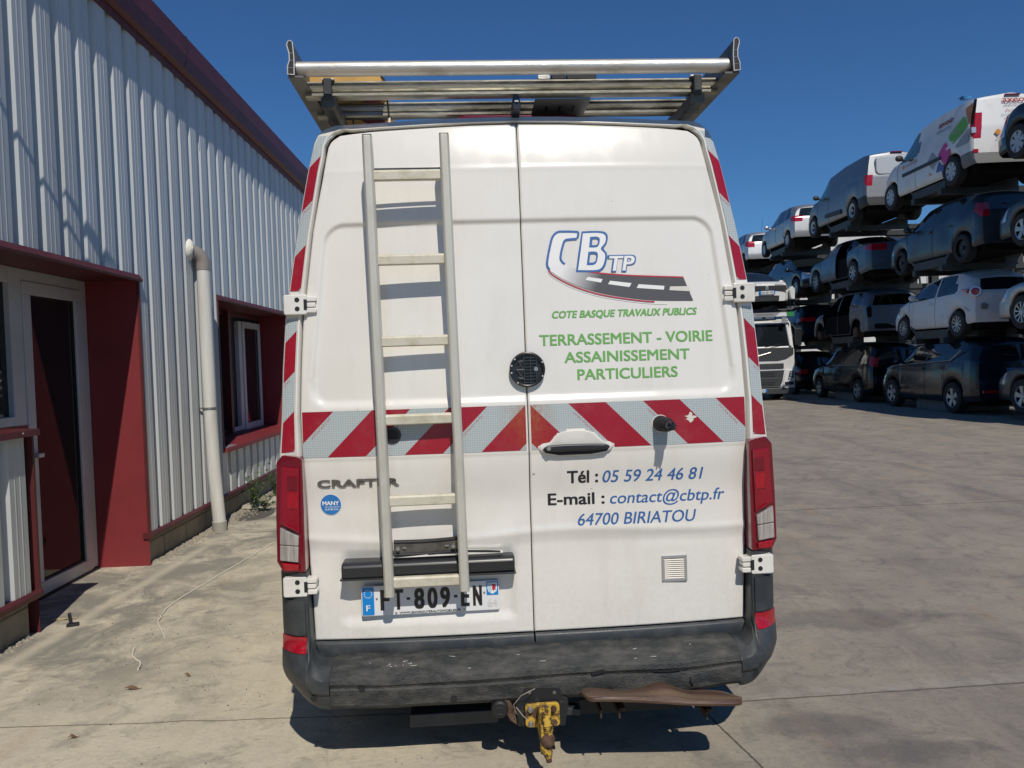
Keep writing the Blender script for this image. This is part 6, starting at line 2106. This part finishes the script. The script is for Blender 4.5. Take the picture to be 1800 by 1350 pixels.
m = MB(); m.prism(rrect(-.60, .60, 1.12, 1.62, .12), 'y', -.035, .08); m.build('tailgate_panel', M('tailgate_sunlit_grey', (.50, .51, .51), .35, metal=.2), r_, bevel=.03, segs=4)  # paler copy of the body grey, sun on the rear put into the colour

# fourth column
yar = hatch('scrap_car', L=3.75, W=1.70, H=1.53, ro=.58, wb=2.46, R=.29, paint=SILV, rim='cap', beltz=.97, hood=.96, boot=.12, plate=' ', tlz=(.82, 1.06), tlu=.62, tly=.30)
yar['plate'] = None
make_car(yar, (XC, 27.1 - .58, LV[3] + .12), 0, 'silver-grey small hatchback beside the grey panel van on the top tier', 'car', GROUP)
make_car(hatch('scrap_car', L=4.3, W=1.78, H=1.50, ro=.7, wb=2.65, R=.32, paint=NAVY, rim='nine', plate=' ', pz=.6), (XC, 29.6, LV[2] + .05), math.pi, 'dark blue hatchback facing the yard with its headlamps, third tier', 'car', GROUP)
c4 = hatch('scrap_car', L=4.6, W=1.82, H=1.45, ro=.9, wb=2.8, R=.33, paint=NAVY, rim='five', plate=' ', tlz=(.83, .96), tlu=.5, tly=.4); c4['plate'] = None
make_car(c4, (XC + .1, 27.0 - .9, LV[1]), 0, 'dark navy car with slim red tail lamp in the second tier behind the truck mirror', 'car', GROUP)
c5 = hatch('scrap_car', L=4.2, H=1.5, wb=2.6, R=.31, paint=BLK, rim='steel', plate=' ', tlz=(.72, .86), tlu=.7); c5['plate'] = None
make_car(c5, (XC, 26.9 - .62, .05), 0, 'black wrecked car in deep shade on the ground beside the truck', 'car', GROUP)
# fifth column
y2 = hatch('scrap_car', L=3.65, W=1.68, H=1.52, ro=.56, wb=2.40, R=.29, paint=SILV2, rim='steel', beltz=.97, hood=.95, boot=.12, tlz=(.80, 1.06), tlu=.62, tly=.30, antenna=(.6, 1.52))
y2['plate'] = None
make_car(y2, (XC + .0, 32.3 - .56, LV[3] + .05), 0, 'pale silver hatchback with roof antenna, farthest car of the top tier', 'car', GROUP)
make_car(hatch('scrap_car', L=4.2, H=1.45, wb=2.6, R=.31, paint=DRED, rim='steel', plate=' '), (XC, 32.2 - .6, LV[2]), 0, 'dark red car under the farthest silver hatchback', 'car', GROUP)

# racks: posts behind, arms and wedge-ended trays under every car
RACKM = M('rack_steel', (.055, .06, .062), .55, metal=.3, col2=(.035, .033, .03), nscale=3)
def rack(y0, label, base=0.0):
    e = empty('storage_rack', (XC * KS, y0 * KS, 1.6 - 1.6 * KS)); e.scale = (KS, KS, KS); tag(e, label, 'rack', 'steel racks that carry the scrap cars')
    for z in LV[1:]:
        for s in (-.66, .66):
            m = MB()
            a, b = 1.05, 2.55
            m.prism([(a - .16, z + .34), (a + .02, z + .16), (b - .02, z + .16), (b + .16, z + .34), (b + .10, z + .34), (b - .06, z + .21), (a + .06, z + .21), (a - .10, z + .34)], 'x', s - .16, s + .16)
            m.box(s - .16, s + .16, a + .05, b - .05, z + .02, z + .16)
            m.build('tray', RACKM, e)
        m = MB()
        for y in (1.2, 2.35):
            m.box(-.9, 1.5, y - .07, y + .07, z - .10, z + .03)
            m.prism([(1.48, z - .45), (1.48, z - .10), (.75, z - .10)], 'y', y - .03, y + .03)
        m.build('support_arm', RACKM, e)
    for y in (1.2, 2.35):
        m = MB(); m.box(1.48, 1.68, y - .1, y + .1, 0, LV[3] + .2); m.build('post', RACKM, e)
    m = MB()
    for z in (1.2, 3.0, 4.8):
        m.box(1.53, 1.63, .0, 4.9, z - .06, z + .06)
    m.tube([(1.58, 1.3, .3), (1.58, 2.25, 5.2)], .03, 6)
    m.build('brace', RACKM, e)
rack(11.4, 'storage rack at the photo edge carrying the black car with silver hubcap')
rack(16.2, 'storage rack carrying the white van with coloured diamonds')
rack(21.0, 'storage rack carrying the plain grey panel van')
rack(26.3, 'storage rack carrying the silver-grey small hatchback')
rack(31.6, 'farthest storage rack, carrying the pale silver hatchback')
CONC = M('concrete_block', (.20, .20, .19), .9, col2=(.13, .13, .125), nscale=8, bump=.4, bscale=40)
for y, lb in ((17.55, 'concrete support block under the navy SUV'), (22.3, 'concrete support block under the black estate car'), (12.7, 'concrete support block under the dark grey car at the photo edge')):
    m = MB(); m.box(-.78, .78, 0, 1.45, 0, .27)
    b = m.build('concrete_block', CONC, bevel=.015); b.location = (XC * KS, y * KS, 0); tag(b, lb, 'block', 'concrete blocks under the lowest cars')

# ------------------------------------------------------------------ car transporter facing the camera
TR = empty('transporter_truck', (8.30, 25.9, 0)); tag(TR, 'white transporter truck cab with dark grille facing the yard beside the stack', 'truck')
TW = M('truck_white', (.70, .70, .69), .3, coat=.5, col2=(.58, .57, .54), nscale=2)
TG = M('truck_grille_grey', (.040, .045, .048), .5)
m = MB()
W2 = 1.25
prof = [(0.02, .30), (.0, .9), (.02, 1.70), (.10, 1.85), (.32, 2.62), (.55, 2.78), (2.2, 2.80), (2.2, .5), (.4, .30)]
m.prism(prof, 'x', -W2, W2)
m.build('cab', TW, TR, bevel=.05, segs=3)
m = MB()
m.add([(-1.12, .075, 1.83), (1.12, .075, 1.83), (1.08, .285, 2.58), (-1.08, .285, 2.58)], [(0, 1, 2, 3)])
m.build('windscreen', CAR_GLASS, TR)
m = MB()
m.prism([(-1.20, 1.78), (-1.20, 1.55), (-.95, 1.40), (-.7, 1.35), (.7, 1.35), (.95, 1.40), (1.20, 1.55), (1.20, 1.78)], 'y', -.02, .03)
m.build('front_panel', TG, TR, bevel=.01)
m = MB(); m.tube([(-.42, -.035, 1.40), (.42, -.035, 1.62)], .018, 6); vs, fs = ringgeo(0, 1.51, [(.085, -.02), (.085, -.05), (.06, -.055), (.06, -.03)], 20); m.add(vs, fs[:-1])
m.build('grille_emblem', STEEL, TR)
m = MB(); m.box(-.86, .86, -.03, .03, 1.08, 1.25); m.build('upper_grille', TG, TR, bevel=.01)
GR = MB(); GR.prism([(-.88, 1.02), (.88, 1.02), (.80, .62), (.70, .42), (-.70, .42), (-.80, .62)], 'y', -.03, .03)
gr = GR.build('lower_grille', TG, TR, bevel=.01)
m = MB()
for z in (.93, .87, .81, .62, .56, .50): m.box(-.55, .55, -.034, -.02, z - .012, z + .012)
m.build('grille_slot', SEAM, gr)
m = MB()
for z in (1.0, .75, .47): m.box(-.75, .75, -.045, -.02, z - .012, z + .012)
m.build('grille_bar', M('grille_bar_grey', (.11, .115, .12), .4), gr)
for s in (-1, 1):
    m = MB(); m.prism([(s * 1.20, 1.02), (s * .95, 1.02), (s * .90, .92), (s * .80, .45), (s * .86, .44), (s * .98, .62), (s * 1.20, .72)], 'y', -.035, .05)
    hl = m.build('lamp_surround', TW, TR, bevel=.01)
    m = MB(); m.prism([(s * 1.18, .99), (s * 1.05, .98), (s * .98, .68), (s * 1.18, .76)], 'y', -.045, .0); m.build('headlight', SATIN, hl)
    m = MB()
    for (x, z) in ((1.11, .92), (1.10, .83), (1.06, .74)): m.ball((s * x, -.045, z), .045, 10, 8, (1, .4, 1))
    m.build('headlight_lens', LAMP_W, hl)
    m = MB(); m.box(s * .88, s * 1.18, -.04, .0, .52, .62); m.build('fog_lamp', SATIN, hl)
    m = MB(); m.tube([(s * 1.25, .25, 2.5), (s * 1.42, .15, 2.5), (s * 1.42, .15, 1.8), (s * 1.25, .25, 1.75)], .02, 6); m.box(s * 1.33, s * 1.52, .08, .2, 1.85, 2.4)
    m.build('mirror', SATIN, TR, bevel=.02)
    m = MB(); m.tube([(s * 1.13, .03, 1.82), (s * 1.08, .27, 2.62)], .05, 8); m.build('pillar', TW, TR)
    add_wheel(TR, s * 1.05, 1.35, .5, .5, 'steel', s)
m = MB(); m.prism([(-1.22, .42), (1.22, .42), (1.22, .28), (1.1, .22), (-1.1, .22), (-1.22, .28)], 'y', -.06, .1); m.build('front_bumper', TG, TR, bevel=.02)
m = MB(); m.box(-.26, .26, -.075, -.05, .285, .395)
tp_ = m.build('number_plate', PLT, TR); flat_text('FL-010-QE', -.19, .18, .305, .07, -.077, PB, tp_, name='plate_text', bold=.02)
m = MB(); m.box(.20, .26, -.077, -.06, .287, .393); m.build('region_band', EU, tp_)
m = MB(); m.tube([(-.5, -.0, 1.80), (.0, .04, 1.86)], .012, 6); m.tube([(.25, .0, 1.80), (.85, .04, 1.90)], .012, 6); m.build('wiper', SEAM, TR)
# headboard and deck over the cab
m = MB(); m.box(-1.25, 1.20, -.02, .06, 2.82, 2.96); m.box(-1.0, -.85, .0, .05, 2.60, 2.82); m.box(.85, 1.0, .0, .05, 2.60, 2.82)
hb_ = m.build('headboard', M('headboard_grey', (.26, .27, .28), .5), TR)
m = MB(); m.prism([(.62, 2.825), (1.0, 2.825), (.98, 2.955), (.78, 2.955)], 'y', -.026, .0); m.build('headboard_white', PWH, hb_)
m = MB(); m.box(1.0, 1.25, -.03, .07, 2.82, 2.97); HG = M('headboard_green', (.03, .22, .07), .5); m.build('headboard_end', HG, hb_)
m = MB(); m.box(-.45, -.33, -.03, .05, 2.96, 3.02); m.build('headboard_lamp', HG, hb_)
flat_text('VERDI', -.62, -.14, 2.845, .085, -.024, BLACK_T, hb_, bold=.03); flat_text('TRANSPORT AUTOMOBILES', -.05, .52, 2.875, .03, -.024, BLACK_T, hb_)
m = MB(); m.box(-1.2, 1.15, .3, 12, 3.0, 3.10); m.box(-1.2, -1.05, 2.6, 12, .8, 1.0); m.box(1.05, 1.2, 2.6, 12, .8, 1.0)
for y in (2.7, 7, 11.5):
    m.box(-1.2, -1.1, y, y + .12, .9, 3.05); m.box(1.1, 1.2, y, y + .12, .9, 3.05)
m.tube([(1.22, .2, 2.9), (1.20, .2, 3.35), (1.05, .2, 4.1)], .02, 6)
m.tube([(.75, .1, 3.06), (1.22, .1, 3.06), (1.35, .15, 3.15), (1.30, .15, 3.3)], .018, 6)
m.build('upper_deck', TG, TR)
for s in (-1, 1):
    for y in (8.6, 9.9): add_wheel(TR, s * 1.0, y, .45, .45, 'steel', s)
w2 = hatch('loaded_car', L=4.3, W=1.80, H=1.46, ro=.85, wb=2.6, R=.32, paint=WHT, rim='five', beltz=.95, hood=.97, plate=' ', hlz=(.66, .80), hly=.5, grille=(.58, .76), wiper=None)
w2['plate'] = None; w2['flean'] = [(0, .02), (.35, 0), (.6, 0), (.9, -.12)]
w2['belt'] = [(0, .99), (.6, .97), (3.1, .93), (3.4, .95), (4.0, .88), (4.3, .74)]
w2['top'] = [(0, 1.3), (.10, 1.39), (.35, 1.44), (.9, 1.46), (1.7, 1.46), (2.45, 1.40), (3.2, 1.0), (3.85, .94), (4.2, .87), (4.3, .80)]
r_ = make_car(w2, (8.62, 30.15, 3.10), math.pi, 'white hatchback facing the yard, loaded above the truck cab, front bumper torn loose', 'car', 'cars on the transporter', ks=1.0)
m = MB(); m.box(-.26, .26, 4.36, 4.40, .47, .58); p = m.build('number_plate', PLT, r_)
X, Z, f = text_flat('GN-301-WS', -.19, .20, .49, .07, bold=.02)
mk('plate_text', [(-a, 4.403, b) for a, b in zip(X, Z)], [t[::-1] for t in f], PB, p)
m = MB(); m.box(.20, .26, 4.36, 4.402, .472, .578); m.box(-.26, -.215, 4.36, 4.402, .472, .578); m.build('country_band', EU, p)
m = MB(); m.prism([(-.70, .60), (-.62, .76), (.62, .76), (.70, .60)], 'y', 4.30, 4.372); m.build('grille', TRIM, r_, bevel=.01)
m = MB(); m.prism([(-.06, .62), (.06, .62), (.045, .74), (-.045, .74)], 'y', 4.37, 4.385); m.build('emblem', STEEL, r_, bevel=.004)
m = MB(); m.prism([(-.98, .62), (-.88, .74), (-.78, .60), (-.84, .30), (-.96, .28)], 'y', 4.05, 4.28); m.build('torn_bumper', WHT, r_, bevel=.02)

# pale warehouse beyond the racks
WH = empty('warehouse', (15.4, 41, 0)); tag(WH, 'pale warehouse glimpsed through the gaps between the stacked cars', 'building')
WHM = M('warehouse_sheet', (.60, .60, .58), .6, col2=(.5, .5, .49), nscale=1)
m = MB(); m.box(0, 60, 0, 25, 0, 7.9); m.build('wall', WHM, WH)
m = MB()
for x in np.arange(2, 58, 2.4): m.box(x, x + .12, -.03, 0.0, 0, 7.9)
m.build('wall_rib', M('warehouse_rib', (.33, .34, .34), .6), WH)
m = MB(); m.box(-.2, 60.2, -.1, 25.1, 7.9, 8.1); m.build('roof_edge', M('warehouse_edge', (.28, .28, .28), .6), WH)
